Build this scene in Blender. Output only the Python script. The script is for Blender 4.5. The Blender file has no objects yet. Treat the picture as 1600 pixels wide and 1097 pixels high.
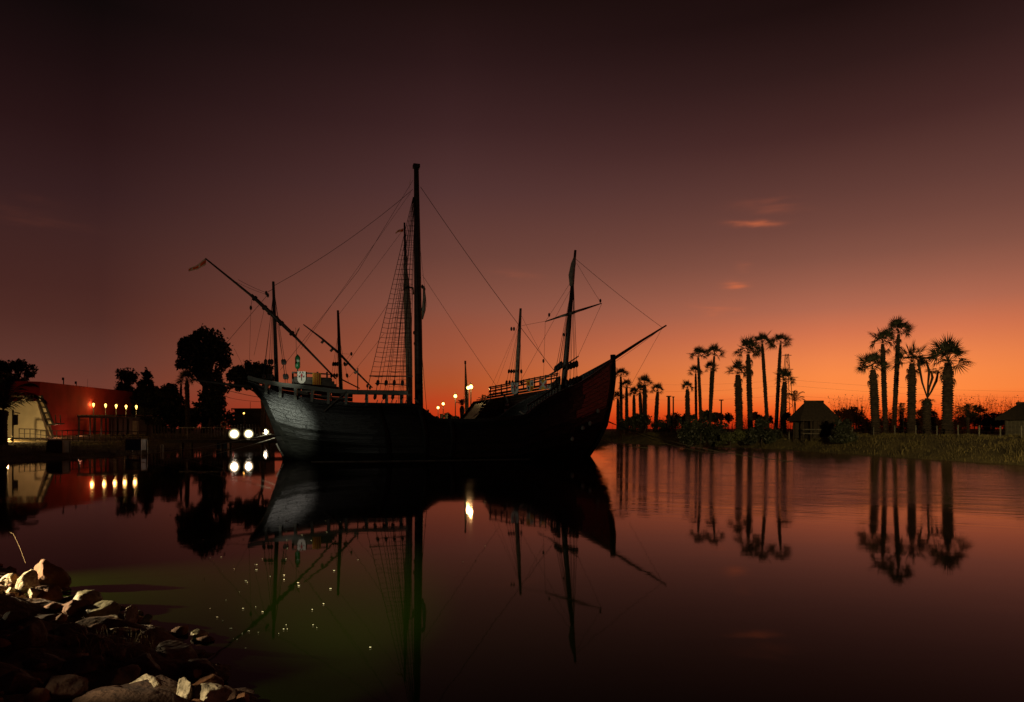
import bpy, math, random
import numpy as np
from mathutils import Vector, Matrix, noise as mnoise

SC = bpy.context.scene
COL = SC.collection

# ------------------------------------------------------------------ camera
F = 1067.0            # focal length in pixels of the 1600 px wide photograph
HY = 670.0            # row of the horizon in that photograph
CAMH = 1.9            # eye height above the water
cam = bpy.data.cameras.new('camera')
cam_o = bpy.data.objects.new('camera', cam)
COL.objects.link(cam_o)
cam_o.location = (0, 0, CAMH)
cam_o.rotation_euler = (math.radians(90), 0, 0)
cam.sensor_width = 36.0
cam.lens = 36.0 * F / 1600.0
cam.shift_y = (HY - 548.5) / 1600.0
cam.clip_start = 0.1
cam.clip_end = 5000
SC.camera = cam_o

def srgb(r, g, b):
    def c(v):
        v = v / 255.0
        return v / 12.92 if v <= 0.04045 else ((v + 0.055) / 1.055) ** 2.4
    return (c(r), c(g), c(b), 1.0)

# ------------------------------------------------------------------ sky
world = bpy.data.worlds.new('World')
SC.world = world
world.use_nodes = True
wn, wl = world.node_tree.nodes, world.node_tree.links
wn.clear()

def wmath(op, a, b=None, c=None):
    n = wn.new('ShaderNodeMath'); n.operation = op
    for i, v in enumerate((a, b, c)):
        if v is None: continue
        if isinstance(v, (int, float)): n.inputs[i].default_value = v
        else: wl.new(v, n.inputs[i])
    return n.outputs[0]

tc = wn.new('ShaderNodeTexCoord')
sep = wn.new('ShaderNodeSeparateXYZ'); wl.new(tc.outputs['Generated'], sep.inputs[0])
dx, dy, dz = sep.outputs
SUNAZ = math.radians(29)       # the afterglow's azimuth, measured from +Y to +X
az = wmath('ARCTAN2', dx, dy)
el = wmath('ARCSINE', wmath('MINIMUM', wmath('MAXIMUM', dz, -1.0), 1.0))
daz = wmath('ABSOLUTE', wmath('SUBTRACT', az, SUNAZ))
daz = wmath('MINIMUM', daz, wmath('SUBTRACT', 2 * math.pi, daz))

def sky_ramp(table):
    r = wn.new('ShaderNodeValToRGB'); cr = r.color_ramp
    cr.interpolation = 'EASE' if False else 'LINEAR'
    pts = []
    for e, col in table: pts.append((max(0.0, e) / 90.0, (col[0] * 1.01, col[1] * .965, col[2] * .94) if e > 6 else col))
    pts.sort(key=lambda p: p[0])
    while len(cr.elements) > 1: cr.elements.remove(cr.elements[-1])
    cr.elements[0].position = pts[0][0]; cr.elements[0].color = srgb(*pts[0][1])
    for p, col in pts[1:]:
        e = cr.elements.new(p); e.color = srgb(*col)
    wl.new(wmath('DIVIDE', wmath('MAXIMUM', el, 0.0), math.pi / 2), r.inputs[0])
    return r.outputs[0]

def elev(px, py):
    a = math.atan((px - 800) / F)
    return math.degrees(math.atan((HY - py) / F * math.cos(a)))

zen = [(48, (14, 8, 9)), (90, (10, 7, 9))]
R_T = [(elev(1315, p), c) for p, c in ((668, (178, 40, 14)), (655, (220, 66, 20)), (640, (246, 100, 36)), (612, (255, 137, 64)), (585, (249, 137, 70)),
       (560, (238, 131, 74)), (520, (210, 120, 82)), (480, (176, 108, 84)), (440, (152, 96, 78)), (400, (130, 84, 71)), (350, (112, 72, 63)),
       (300, (97, 62, 56)), (200, (69, 41, 39)), (100, (47, 27, 26)), (0, (28, 14, 13)))] + zen
M_T = [(elev(720, p), c) for p, c in ((668, (190, 46, 16)), (640, (196, 60, 22)), (600, (176, 80, 40)), (560, (164, 84, 55)), (520, (150, 84, 62)),
       (480, (134, 82, 67)), (440, (120, 75, 63)), (400, (105, 67, 59)), (300, (82, 53, 52)), (200, (61, 37, 38)), (100, (44, 25, 26)), (0, (29, 15, 14)))] + zen
L_T = [(elev(130, p), c) for p, c in ((668, (104, 44, 30)), (600, (108, 58, 46)), (560, (95, 54, 45)), (500, (79, 45, 39)), (450, (71, 40, 36)),
       (350, (61, 36, 35)), (300, (53, 31, 32)), (200, (40, 21, 22)), (100, (28, 14, 15)), (0, (15, 8, 8)))] + zen
def wmix(f, a, b):
    n = wn.new('ShaderNodeMix'); n.data_type = 'RGBA'; n.clamp_factor = True
    wl.new(f, n.inputs[0])
    for s, v in ((6, a), (7, b)):
        if isinstance(v, tuple): n.inputs[s].default_value = v
        else: wl.new(v, n.inputs[s])
    return n.outputs[2]
def smooth(v, a, b):
    n = wn.new('ShaderNodeMapRange'); n.interpolation_type = 'LINEAR'
    wl.new(v, n.inputs[0]); n.inputs[1].default_value = a; n.inputs[2].default_value = b
    return n.outputs[0]
sky = wmix(smooth(daz, math.radians(4), math.radians(34)), sky_ramp(R_T), sky_ramp(M_T))
sky = wmix(smooth(daz, math.radians(34), math.radians(60)), sky, sky_ramp(L_T))
# beyond the frame the glow keeps falling off towards the side opposite the sunset
sky = wmix(wmath('MULTIPLY', smooth(daz, math.radians(60), math.radians(140)), 0.55), sky, srgb(14, 10, 14))

# thin lit wisps of cloud
cn = wn.new('ShaderNodeTexNoise'); cn.inputs['Scale'].default_value = 9.0; cn.inputs['Detail'].default_value = 6.0
mp = wn.new('ShaderNodeMapping'); mp.inputs['Scale'].default_value = (1, 1, 9)
wl.new(tc.outputs['Generated'], mp.inputs[0]); wl.new(mp.outputs[0], cn.inputs[0])
nz = smooth(cn.outputs[0], 0.40, 0.66)
# (px, py) give the wisp's bearing; widths in degrees
cw = wn.new('ShaderNodeTexNoise'); cw.inputs['Scale'].default_value = 14.0; cw.inputs['Detail'].default_value = 5.0
mp2 = wn.new('ShaderNodeMapping'); mp2.inputs['Scale'].default_value = (1, 1, 3.5)
wl.new(tc.outputs['Generated'], mp2.inputs[0]); wl.new(mp2.outputs[0], cw.inputs[0])
cws = wn.new('ShaderNodeSeparateColor'); wl.new(cw.outputs[1], cws.inputs[0])
wu = wmath('MULTIPLY', wmath('SUBTRACT', cws.outputs[0], 0.5), 2.6)
wv = wmath('MULTIPLY', wmath('SUBTRACT', cws.outputs[1], 0.5), 5.5)
total = None
for px, py, sa, se, k, tilt in ((1182, 350, 1.5, .22, 1.0, .06), (1163, 408, 0.7, .45, .18, -.2), (1150, 446, 1.0, .32, 1.0, -.10), (1122, 482, 1.5, .5, .55, 0),
                          (1148, 470, .8, .28, .4, .1), (805, 425, 1.6, .4, .22, .1), (60, 340, 3.0, .6, .04, .1), (1210, 322, 2.0, .5, .15, .1)):
    a0 = math.atan((px - 800) / F); e0 = math.radians(elev(px, py))
    da = wmath('SUBTRACT', az, a0)
    u = wmath('ADD', wmath('DIVIDE', da, math.radians(sa)), wu)
    v = wmath('DIVIDE', wmath('ADD', wmath('SUBTRACT', el, e0), wmath('MULTIPLY', da, tilt)), math.radians(se))
    v = wmath('ADD', v, wv)
    g = wmath('EXPONENT', wmath('MULTIPLY', wmath('ADD', wmath('MULTIPLY', u, u), wmath('MULTIPLY', v, v)), -1.0))
    g = wmath('MULTIPLY', g, k)
    total = g if total is None else wmath('ADD', total, g)
total = wmath('MULTIPLY', total, wmath('ADD', wmath('MULTIPLY', nz, 1.2), 0.10))
sky = wmix(wmath('MULTIPLY', total, 0.75), sky, srgb(214, 108, 66))

# a trace of the physical twilight sky, sun just below the horizon
nish = wn.new('ShaderNodeTexSky'); nish.sky_type = 'NISHITA'; nish.sun_disc = False
nish.sun_elevation = math.radians(-3.0); nish.sun_rotation = SUNAZ
bg = wn.new('ShaderNodeBackground'); wl.new(sky, bg.inputs[0]); bg.inputs[1].default_value = 1.0
bg2 = wn.new('ShaderNodeBackground'); wl.new(nish.outputs[0], bg2.inputs[0]); bg2.inputs[1].default_value = 0.004
add = wn.new('ShaderNodeAddShader'); wl.new(bg.outputs[0], add.inputs[0]); wl.new(bg2.outputs[0], add.inputs[1])
wo = wn.new('ShaderNodeOutputWorld'); wl.new(add.outputs[0], wo.inputs[0])

SC.view_settings.view_transform = 'Standard'
SC.view_settings.look = 'None'
SC.view_settings.exposure = 0.0
SC.view_settings.gamma = 1.0
SC.view_settings.use_curve_mapping = False
SC.cycles.sample_clamp_indirect = 2.0
SC.cycles.caustics_reflective = False
SC.cycles.caustics_refractive = False
SC.cycles.max_bounces = 6
SC.cycles.use_denoising = True

# lamps outside the frame that light the near bank, hull and far bank, plus added spots
def spot(name, loc, aim, size, power, col, blend=0.4, radius=0.15):
    l = bpy.data.lights.new(name, 'SPOT'); l.energy = power; l.color = col
    l.spot_size = math.radians(size); l.spot_blend = blend; l.shadow_soft_size = radius
    o = bpy.data.objects.new(name, l); COL.objects.link(o)
    o.location = loc
    o.rotation_euler = (Vector(aim) - Vector(loc)).to_track_quat('-Z', 'Y').to_euler()
    return o
spot('bank_floodlight', (-8.7, 7.6, 1.15), (-4.6, 7.9, 0.35), 56, 4400, (1.0, 0.76, 0.42), 1.0, 0.04)
spot('added_stone_spot', (-4.6, 1.9, 2.3), (-1.98, 4.46, 0.3), 12, 850, (1.0, 0.80, 0.50), 0.8, 0.04)  # added spot that brightens the pale stones at the bottom edge
spot('added_water_spot', (0.5, -0.8, 3.3), (-2.0, 8.1, 0.0), 17, 7500, (1.0, 0.95, 0.55), 1.0, 0.08)  # added spot for the green glow in the near water
spot('hull_floodlight', (-22.5, 20.0, 1.5), (-12.5, 42.1, 2.2), 11, 30000, (0.95, 1.0, 0.80), 0.9, 0.12)
spot('ship_floodlight', (-16.5, 15.5, 2.4), (-6.0, 46.0, 9.5), 64, 1300, (0.98, 1.0, 0.78), 0.9, 0.15)
spot('added_poop_spot', (-16.5, 15.5, 2.4), (-12.4, 42.2, 5.4), 5.5, 9000, (1.0, 1.0, 0.80), 0.9, 0.12)  # added narrow beam that brightens the poop shields
spot('added_castle_spot', (-16.5, 15.5, 2.4), (1.5, 49.5, 6.6), 15, 7000, (0.98, 1.0, 0.78), 0.9, 0.15)  # added beam that brightens the forecastle shields and fore masts
spot('quay_floodlight', (9.0, -4.0, 5.0), (23.0, 48.0, 0.0), 30, 52000, (1.0, 0.72, 0.30), 0.5, 0.3)

# ------------------------------------------------------------------ helpers
ORG = {}
def setp(o, label=None, cat=None, group=None, kind=None):
    if label: o['label'] = label
    if cat: o['category'] = cat
    if group: o['group'] = group
    if kind: o['kind'] = kind
    return o

def thing(name, label, cat, loc=(0, 0, 0), group=None):
    o = bpy.data.objects.new(name, None); COL.objects.link(o)
    o.location = loc; o.empty_display_size = 0.3
    ORG[o.name] = Vector(loc)
    return setp(o, label, cat, group)

class MB:
    def __init__(s): s.v = []; s.f = []; s.mi = []
    def add(s, vs, fs, m=0):
        b = len(s.v); s.v += [tuple(p) for p in vs]
        for f in fs: s.f.append(tuple(b + i for i in f)); s.mi.append(m)
    def box(s, c, d, rz=0.0, m=0, ax=None):
        c = Vector(c); hx, hy, hz = d[0] / 2, d[1] / 2, d[2] / 2
        if ax is None:
            X = Vector((math.cos(rz), math.sin(rz), 0)); Y = Vector((-math.sin(rz), math.cos(rz), 0)); Z = Vector((0, 0, 1))
        else: X, Y, Z = ax
        vs = [c + X * (a * hx) + Y * (b * hy) + Z * (e * hz) for a in (-1, 1) for b in (-1, 1) for e in (-1, 1)]
        s.add(vs, [(0, 1, 3, 2), (4, 6, 7, 5), (0, 4, 5, 1), (2, 3, 7, 6), (0, 2, 6, 4), (1, 5, 7, 3)], m)
    def tube(s, pts, rad, n=6, m=0):
        pts = [Vector(p) for p in pts]
        if not isinstance(rad, (list, tuple)): rad = [rad] * len(pts)
        rings = []
        t0 = (pts[1] - pts[0]).normalized()
        a = Vector((0, 0, 1)) if abs(t0.z) < 0.9 else Vector((1, 0, 0))
        u = t0.cross(a).normalized()
        vs = []
        for i, p in enumerate(pts):
            t = (pts[min(i + 1, len(pts) - 1)] - pts[max(i - 1, 0)]).normalized()
            u = (u - t * u.dot(t)).normalized(); w = t.cross(u)
            for k in range(n):
                an = 2 * math.pi * k / n
                vs.append(p + (u * math.cos(an) + w * math.sin(an)) * rad[i])
        fs = []
        for i in range(len(pts) - 1):
            for k in range(n):
                k2 = (k + 1) % n
                fs.append((i * n + k, i * n + k2, (i + 1) * n + k2, (i + 1) * n + k))
        fs.append(tuple(range(n))[::-1]); fs.append(tuple((len(pts) - 1) * n + k for k in range(n)))
        s.add(vs, fs, m)
    def lathe(s, c, prof, n=10, m=0):
        c = Vector(c); vs = []; fs = []
        for r, z in prof:
            for k in range(n):
                an = 2 * math.pi * k / n
                vs.append(c + Vector((r * math.cos(an), r * math.sin(an), z)))
        for i in range(len(prof) - 1):
            for k in range(n):
                k2 = (k + 1) % n
                fs.append((i * n + k, i * n + k2, (i + 1) * n + k2, (i + 1) * n + k))
        fs.append(tuple(range(n))[::-1]); fs.append(tuple((len(prof) - 1) * n + k for k in range(n)))
        s.add(vs, fs, m)
    def build(s, name, mat, parent=None, smooth=False, origin=None):
        me = bpy.data.meshes.new(name)
        org = ORG[parent.name] if parent is not None else Vector(origin if origin is not None else (0, 0, 0))
        v = np.array(s.v, dtype=np.float64) - np.array(org)
        me.from_pydata(v.tolist(), [], s.f)
        mats = mat if isinstance(mat, (list, tuple)) else [mat]
        for q in mats: me.materials.append(q)
        if len(mats) > 1: me.polygons.foreach_set('material_index', s.mi)
        if smooth: me.polygons.foreach_set('use_smooth', [True] * len(me.polygons))
        me.update()
        o = bpy.data.objects.new(name, me); COL.objects.link(o)
        if parent is not None: o.parent = parent
        else: o.location = org
        ORG[o.name] = org
        return o

def quick_mesh(name, verts, quads, mat, parent=None, origin=(0, 0, 0), tri=False):
    """numpy verts (n,3), faces (m,4|3) -> object"""
    org = np.array(ORG[parent.name]) if parent is not None else np.array(origin, dtype=float)
    me = bpy.data.meshes.new(name)
    k = quads.shape[1]
    me.vertices.add(len(verts)); me.loops.add(quads.size); me.polygons.add(len(quads))
    me.vertices.foreach_set('co', (verts - org).astype(np.float32).ravel())
    me.loops.foreach_set('vertex_index', quads.astype(np.int32).ravel())
    me.polygons.foreach_set('loop_start', np.arange(0, quads.size, k, dtype=np.int32))
    me.update(calc_edges=True)
    me.materials.append(mat)
    o = bpy.data.objects.new(name, me); COL.objects.link(o)
    if parent is not None: o.parent = parent
    else: o.location = org
    ORG[o.name] = Vector(org)
    return o

def V(px, py, D):
    """the point at depth D that the photograph shows at (px, py)"""
    return Vector(((px - 800) / F * D, D, CAMH - (py - HY) / F * D))

def sag(a, b, d, n=10):
    a, b = Vector(a), Vector(b)
    return [a.lerp(b, i / n) - Vector((0, 0, d * 4 * (i / n) * (1 - i / n))) for i in range(n + 1)]

# ------------------------------------------------------------------ materials
def mat(name, base, rough=0.7, var=0.25, scale=6.0, bump=0.2, bscale=None, stretch=None, spec=0.5, base2=None, metal=0.0, detail=6.0, bdist=0.02):
    m = bpy.data.materials.new(name); m.use_nodes = True
    nt = m.node_tree; b = nt.nodes['Principled BSDF']
    tcn = nt.nodes.new('ShaderNodeTexCoord'); mpn = nt.nodes.new('ShaderNodeMapping')
    nt.links.new(tcn.outputs['Object'], mpn.inputs[0])
    if stretch: mpn.inputs['Scale'].default_value = stretch
    no = nt.nodes.new('ShaderNodeTexNoise'); no.inputs['Scale'].default_value = scale; no.inputs['Detail'].default_value = detail
    nt.links.new(mpn.outputs[0], no.inputs[0])
    r = nt.nodes.new('ShaderNodeValToRGB')
    c1 = tuple(x * (1 - var) for x in base); c2 = base2 or tuple(min(1, x * (1 + var)) for x in base)
    r.color_ramp.elements[0].position = 0.35; r.color_ramp.elements[0].color = (*c1, 1)
    r.color_ramp.elements[1].position = 0.65; r.color_ramp.elements[1].color = (*c2, 1)
    nt.links.new(no.outputs[0], r.inputs[0]); nt.links.new(r.outputs[0], b.inputs['Base Color'])
    b.inputs['Roughness'].default_value = rough; b.inputs['Metallic'].default_value = metal
    b.inputs['Specular IOR Level'].default_value = spec
    if bump:
        n2 = nt.nodes.new('ShaderNodeTexNoise'); n2.inputs['Scale'].default_value = bscale or scale * 3; n2.inputs['Detail'].default_value = 8
        nt.links.new(mpn.outputs[0], n2.inputs[0])
        bp = nt.nodes.new('ShaderNodeBump'); bp.inputs['Strength'].default_value = bump; bp.inputs['Distance'].default_value = bdist
        nt.links.new(n2.outputs[0], bp.inputs['Height']); nt.links.new(bp.outputs[0], b.inputs['Normal'])
    return m

def cloth(name, col):
    m = bpy.data.materials.new(name); m.use_nodes = True
    nt = m.node_tree; nt.nodes.clear()
    d = nt.nodes.new('ShaderNodeBsdfDiffuse'); t_ = nt.nodes.new('ShaderNodeBsdfTranslucent'); x = nt.nodes.new('ShaderNodeMixShader'); o = nt.nodes.new('ShaderNodeOutputMaterial')
    d.inputs[0].default_value = (*col, 1); t_.inputs[0].default_value = (*col, 1); x.inputs[0].default_value = .45
    nt.links.new(d.outputs[0], x.inputs[1]); nt.links.new(t_.outputs[0], x.inputs[2]); nt.links.new(x.outputs[0], o.inputs[0])
    return m

def emit(name, col, strength):
    m = bpy.data.materials.new(name); m.use_nodes = True
    nt = m.node_tree; b = nt.nodes['Principled BSDF']
    b.inputs['Base Color'].default_value = (0.02, 0.02, 0.02, 1)
    b.inputs['Emission Color'].default_value = (*col, 1); b.inputs['Emission Strength'].default_value = strength
    return m

M = {}
M['tar'] = mat('tarred wood', (0.008, 0.0078, 0.0062), 0.38, 0.5, 2.0, 0.5, 9, (1, 1, 6), 0.28, bdist=0.03)
M['pitch'] = mat('matt pitch', (0.010, 0.009, 0.007), 0.9, 0.4, 3, 0.3, 9, None, 0.1)
M['glow_wood'] = mat('wood tinted with sunset glow', (0.30, 0.022, 0.010), 0.32, 0.5, 2.0, 0.5, 9, (1, 1, 6), 0.5, bdist=0.03)  # sunset glow on the bow, put into the wood colour
M['wood'] = mat('weathered wood', (0.075, 0.062, 0.045), 0.7, 0.4, 3, 0.4, 12, (1, 1, 5))
M['greywood'] = mat('grey green painted wood', (0.10, 0.105, 0.08), 0.6, 0.3, 3, 0.3, 12, (1, 1, 5))
M['spar'] = mat('dark spar wood', (0.05, 0.034, 0.022), 0.55, 0.4, 3, 0.3, 14)
M['palespar'] = mat('pale bare wood', (0.34, 0.29, 0.20), 0.6, 0.3, 3, 0.3, 14)
M['rope'] = mat('tarred rope', (0.035, 0.026, 0.018), 0.9, 0.3, 20, 0)
M['palerope'] = mat('pale hemp rope', (0.36, 0.31, 0.22), 0.9, 0.25, 20, 0)
M['block'] = mat('dark block wood', (0.03, 0.022, 0.016), 0.6, 0.3, 6, 0.2)
M['canvas'] = mat('furled canvas', (0.42, 0.38, 0.28), 0.85, 0.25, 5, 0.5)
M['white'] = mat('white paint', (0.72, 0.70, 0.60), 0.5, 0.08, 9, 0.05)
M['redpaint'] = mat('red paint', (0.42, 0.03, 0.03), 0.5, 0.15, 9, 0.05)
M['darkpaint'] = mat('dark paint', (0.06, 0.04, 0.035), 0.5, 0.2, 9, 0.05)
M['yellow'] = mat('yellow cloth', (0.72, 0.42, 0.03), 0.8, 0.12, 9, 0.1)
M['redcloth'] = mat('red cloth', (0.50, 0.035, 0.02), 0.8, 0.12, 9, 0.1)
M['whitecloth'] = mat('white cloth', (0.62, 0.58, 0.48), 0.85, 0.12, 9, 0.1)
M['green'] = mat('green lantern paint', (0.02, 0.16, 0.05), 0.35, 0.2, 8, 0.05)
M['palegreen'] = mat('pale glazed band', (0.45, 0.55, 0.40), 0.3, 0.1, 8, 0)
M['trunk'] = mat('palm trunk fibre', (0.034, 0.022, 0.014), 0.95, 0.45, 5, 0.6, 14)
M['frond'] = mat('palm leaf', (0.024, 0.026, 0.011), 0.6, 0.4, 2, 0)
M['deadfrond'] = mat('dry palm leaf', (0.05, 0.032, 0.018), 0.9, 0.3, 2, 0)
M['bark'] = mat('tree bark', (0.06, 0.045, 0.032), 0.95, 0.4, 4, 0.5, 12)
M['palebark'] = mat('pale tree bark', (0.13, 0.10, 0.07), 0.9, 0.35, 4, 0.4, 12)
M['leaf'] = mat('dark evergreen leaves', (0.022, 0.026, 0.012), 0.6, 0.5, 0.7, 0)
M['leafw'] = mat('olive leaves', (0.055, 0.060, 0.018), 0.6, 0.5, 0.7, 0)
M['grassblade'] = mat('olive grass', (0.12, 0.095, 0.030), 0.8, 0.45, 0.8, 0)
M['drygrass'] = mat('dry grass', (0.24, 0.17, 0.08), 0.9, 0.3, 3, 0)
M['thatch'] = mat('dark thatch', (0.030, 0.021, 0.014), 0.95, 0.4, 5, 0.7, 22, (1, 1, 3))
M['reed'] = mat('grey reed wall', (0.12, 0.11, 0.08), 0.9, 0.35, 4, 0.4, 20, (8, 8, 1))
M['redwall'] = mat('red ochre render', (0.34, 0.022, 0.014), 0.9, 0.22, 0.5, 0.15, 6)
M['whitewall'] = mat('white rendered wall', (0.62, 0.58, 0.46), 0.85, 0.12, 0.6, 0.15, 6)
M['concrete'] = mat('pale concrete', (0.28, 0.24, 0.18), 0.9, 0.2, 2, 0.2, 12)
M['darkconcrete'] = mat('dark weathered stone', (0.10, 0.08, 0.06), 0.9, 0.3, 2, 0.3, 9)
M['iron'] = mat('dark painted iron', (0.025, 0.022, 0.02), 0.5, 0.3, 8, 0.05)
M['steel'] = mat('galvanised steel', (0.22, 0.21, 0.19), 0.5, 0.2, 8, 0.05, metal=0.5)
M['blue'] = mat('blue plastic', (0.015, 0.07, 0.16), 0.45, 0.2, 4, 0.05)
M['glass'] = mat('dark pane', (0.10, 0.09, 0.07), 0.15, 0.2, 3, 0)
M['orange'] = mat('orange lifebuoy', (0.55, 0.13, 0.03), 0.6, 0.2, 5, 0.05)
M['fender'] = mat('pale fender', (0.40, 0.36, 0.28), 0.7, 0.25, 5, 0.1)
M['foam'] = mat('pale floating bits', (0.42, 0.38, 0.28), 0.9, 0.1, 5, 0)
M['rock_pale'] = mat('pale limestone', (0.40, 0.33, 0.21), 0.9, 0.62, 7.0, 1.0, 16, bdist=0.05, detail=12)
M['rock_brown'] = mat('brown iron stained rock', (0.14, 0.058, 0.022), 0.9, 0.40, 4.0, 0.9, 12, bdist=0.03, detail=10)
M['rock_dark'] = mat('dark reddish rock', (0.075, 0.036, 0.020), 0.75, 0.45, 4.0, 0.9, 12, bdist=0.03, detail=10)  # darker reddish base colour for the boulders lower on the slope
M['rock_moss'] = mat('algae covered rock', (0.17, 0.15, 0.07), 0.7, 0.5, 5.0, 0.9, 14, bdist=0.03, detail=10)
M['leafr'] = cloth('thin dry shrub leaves', (0.075, 0.030, 0.014))
M['pennant_red'] = cloth('thin orange red cloth', (0.80, 0.16, 0.05))
M['pennant_white'] = cloth('thin white cloth', (0.80, 0.72, 0.55))
M['lamp_glow'] = emit('lamp glow', (1.0, 0.50, 0.09), 6)
M['street_glow'] = emit('street lamp glow', (1.0, 0.58, 0.12), 8)
M['flood_glow'] = emit('floodlight lens', (1.0, 0.93, 0.66), 28)
M['halo_mid'] = emit('floodlight halo ring', (1.0, 0.85, 0.45), 2.6)  # soft halo of the lamp, painted as ever dimmer glowing rings
M['halo_rim'] = emit('floodlight outer halo', (1.0, 0.80, 0.38), 0.55)
M['halo_edge'] = emit('floodlight halo edge', (1.0, 0.78, 0.36), 0.14)

# water: Fresnel mirror over turbid olive water
def water_material():
    m = bpy.data.materials.new('turbid harbour water'); m.use_nodes = True
    nt = m.node_tree; nt.nodes.clear(); N = nt.nodes.new; Lk = nt.links.new
    out = N('ShaderNodeOutputMaterial'); mix = N('ShaderNodeMixShader')
    dif = N('ShaderNodeBsdfDiffuse'); dif.inputs[0].default_value = (0.0050, 0.0105, 0.0003, 1)
    gl = N('ShaderNodeBsdfGlossy'); gl.inputs['Color'].default_value = (0.95, 0.80, 0.85, 1); gl.inputs['Roughness'].default_value = 0.045
    fr = N('ShaderNodeFresnel'); fr.inputs[0].default_value = 1.15
    tcn = N('ShaderNodeTexCoord'); mp1 = N('ShaderNodeMapping'); mp1.inputs['Scale'].default_value = (0.55, 1.0, 1)
    n1 = N('ShaderNodeTexNoise'); n1.inputs['Scale'].default_value = 0.9; n1.inputs['Detail'].default_value = 3
    bp = N('ShaderNodeBump'); bp.inputs['Strength'].default_value = 0.05; bp.inputs['Distance'].default_value = 0.03
    # patches of breeze make the mirror a little duller
    n2 = N('ShaderNodeTexNoise'); n2.inputs['Scale'].default_value = 0.05; n2.inputs['Detail'].default_value = 4
    mr = N('ShaderNodeMapRange'); mr.inputs[1].default_value = .4; mr.inputs[2].default_value = .65; mr.inputs[3].default_value = .025; mr.inputs[4].default_value = .06
    # a breeze ruffles the water along the right bank; the rest of the basin lies calm
    sx = N('ShaderNodeSeparateXYZ'); Lk(tcn.outputs['Object'], sx.inputs[0])
    nb = N('ShaderNodeTexNoise'); nb.inputs['Scale'].default_value = 0.35; nb.inputs['Detail'].default_value = 3; Lk(tcn.outputs['Object'], nb.inputs[0])
    def Mx(op, a, b_):
        n = N('ShaderNodeMath'); n.operation = op
        for q, v in enumerate((a, b_)):
            if isinstance(v, (int, float)): n.inputs[q].default_value = v
            else: Lk(v, n.inputs[q])
        return n.outputs[0]
    def Rg(v, a, b_):
        n = N('ShaderNodeMapRange'); n.interpolation_type = 'SMOOTHSTEP'; Lk(v, n.inputs[0]); n.inputs[1].default_value = a; n.inputs[2].default_value = b_; return n.outputs[0]
    wob = Mx('MULTIPLY', Mx('SUBTRACT', nb.outputs[0], 0.5), 6.0)
    ax_ = Mx('ADD', Mx('SUBTRACT', sx.outputs[0], Mx('MULTIPLY', sx.outputs[1], 0.13)), Mx('MULTIPLY', wob, .5))
    pm = N('ShaderNodeMath'); pm.operation = 'MULTIPLY'
    Lk(Mx('MULTIPLY', Rg(ax_, -0.5, 2.5), Rg(Mx('ADD', sx.outputs[1], wob), 12.5, 20.0)), pm.inputs[0]); pm.inputs[1].default_value = 0.06
    addr = N('ShaderNodeMath'); addr.operation = 'ADD'
    Lk(tcn.outputs['Object'], mp1.inputs[0]); Lk(mp1.outputs[0], n1.inputs[0]); Lk(n1.outputs[0], bp.inputs['Height'])
    Lk(tcn.outputs['Object'], n2.inputs[0]); Lk(n2.outputs[0], mr.inputs[0]); Lk(mr.outputs[0], addr.inputs[0])
    Lk(pm.outputs[0], addr.inputs[1]); Lk(addr.outputs[0], gl.inputs['Roughness'])
    n3 = N('ShaderNodeTexNoise'); n3.inputs['Scale'].default_value = 4.5; n3.inputs['Detail'].default_value = 3
    # the little waves run in long crests square to the wind off the right bank
    r3 = N('ShaderNodeMapping'); r3.inputs['Rotation'].default_value = (0, 0, math.radians(24)); Lk(tcn.outputs['Object'], r3.inputs[0])
    m3 = N('ShaderNodeMapping'); m3.inputs['Scale'].default_value = (0.03, 1.0, 1.0); Lk(r3.outputs[0], m3.inputs[0]); Lk(m3.outputs[0], n3.inputs[0])
    b2 = N('ShaderNodeBump'); b2.inputs['Distance'].default_value = 0.05; Lk(n3.outputs[0], b2.inputs['Height']); Lk(bp.outputs[0], b2.inputs['Normal'])
    st_ = N('ShaderNodeMath'); st_.operation = 'MULTIPLY'; Lk(pm.outputs[0], st_.inputs[0]); st_.inputs[1].default_value = 9.0; Lk(st_.outputs[0], b2.inputs['Strength'])
    Lk(b2.outputs[0], gl.inputs['Normal'])
    Lk(fr.outputs[0], mix.inputs[0]); Lk(dif.outputs[0], mix.inputs[1]); Lk(gl.outputs[0], mix.inputs[2]); Lk(mix.outputs[0], out.inputs[0])
    return m
M['water'] = water_material()

def ground_material():
    m = mat('earth and dry grass', (0.095, 0.074, 0.027), 0.95, 0.5, 0.6, 0.9, 5, bdist=0.08, detail=9)
    return m
M['ground'] = ground_material()
M['soil'] = mat('reddish bank soil', (0.085, 0.045, 0.025), 0.95, 0.45, 3, 0.9, 14, bdist=0.04, detail=9)

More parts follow.
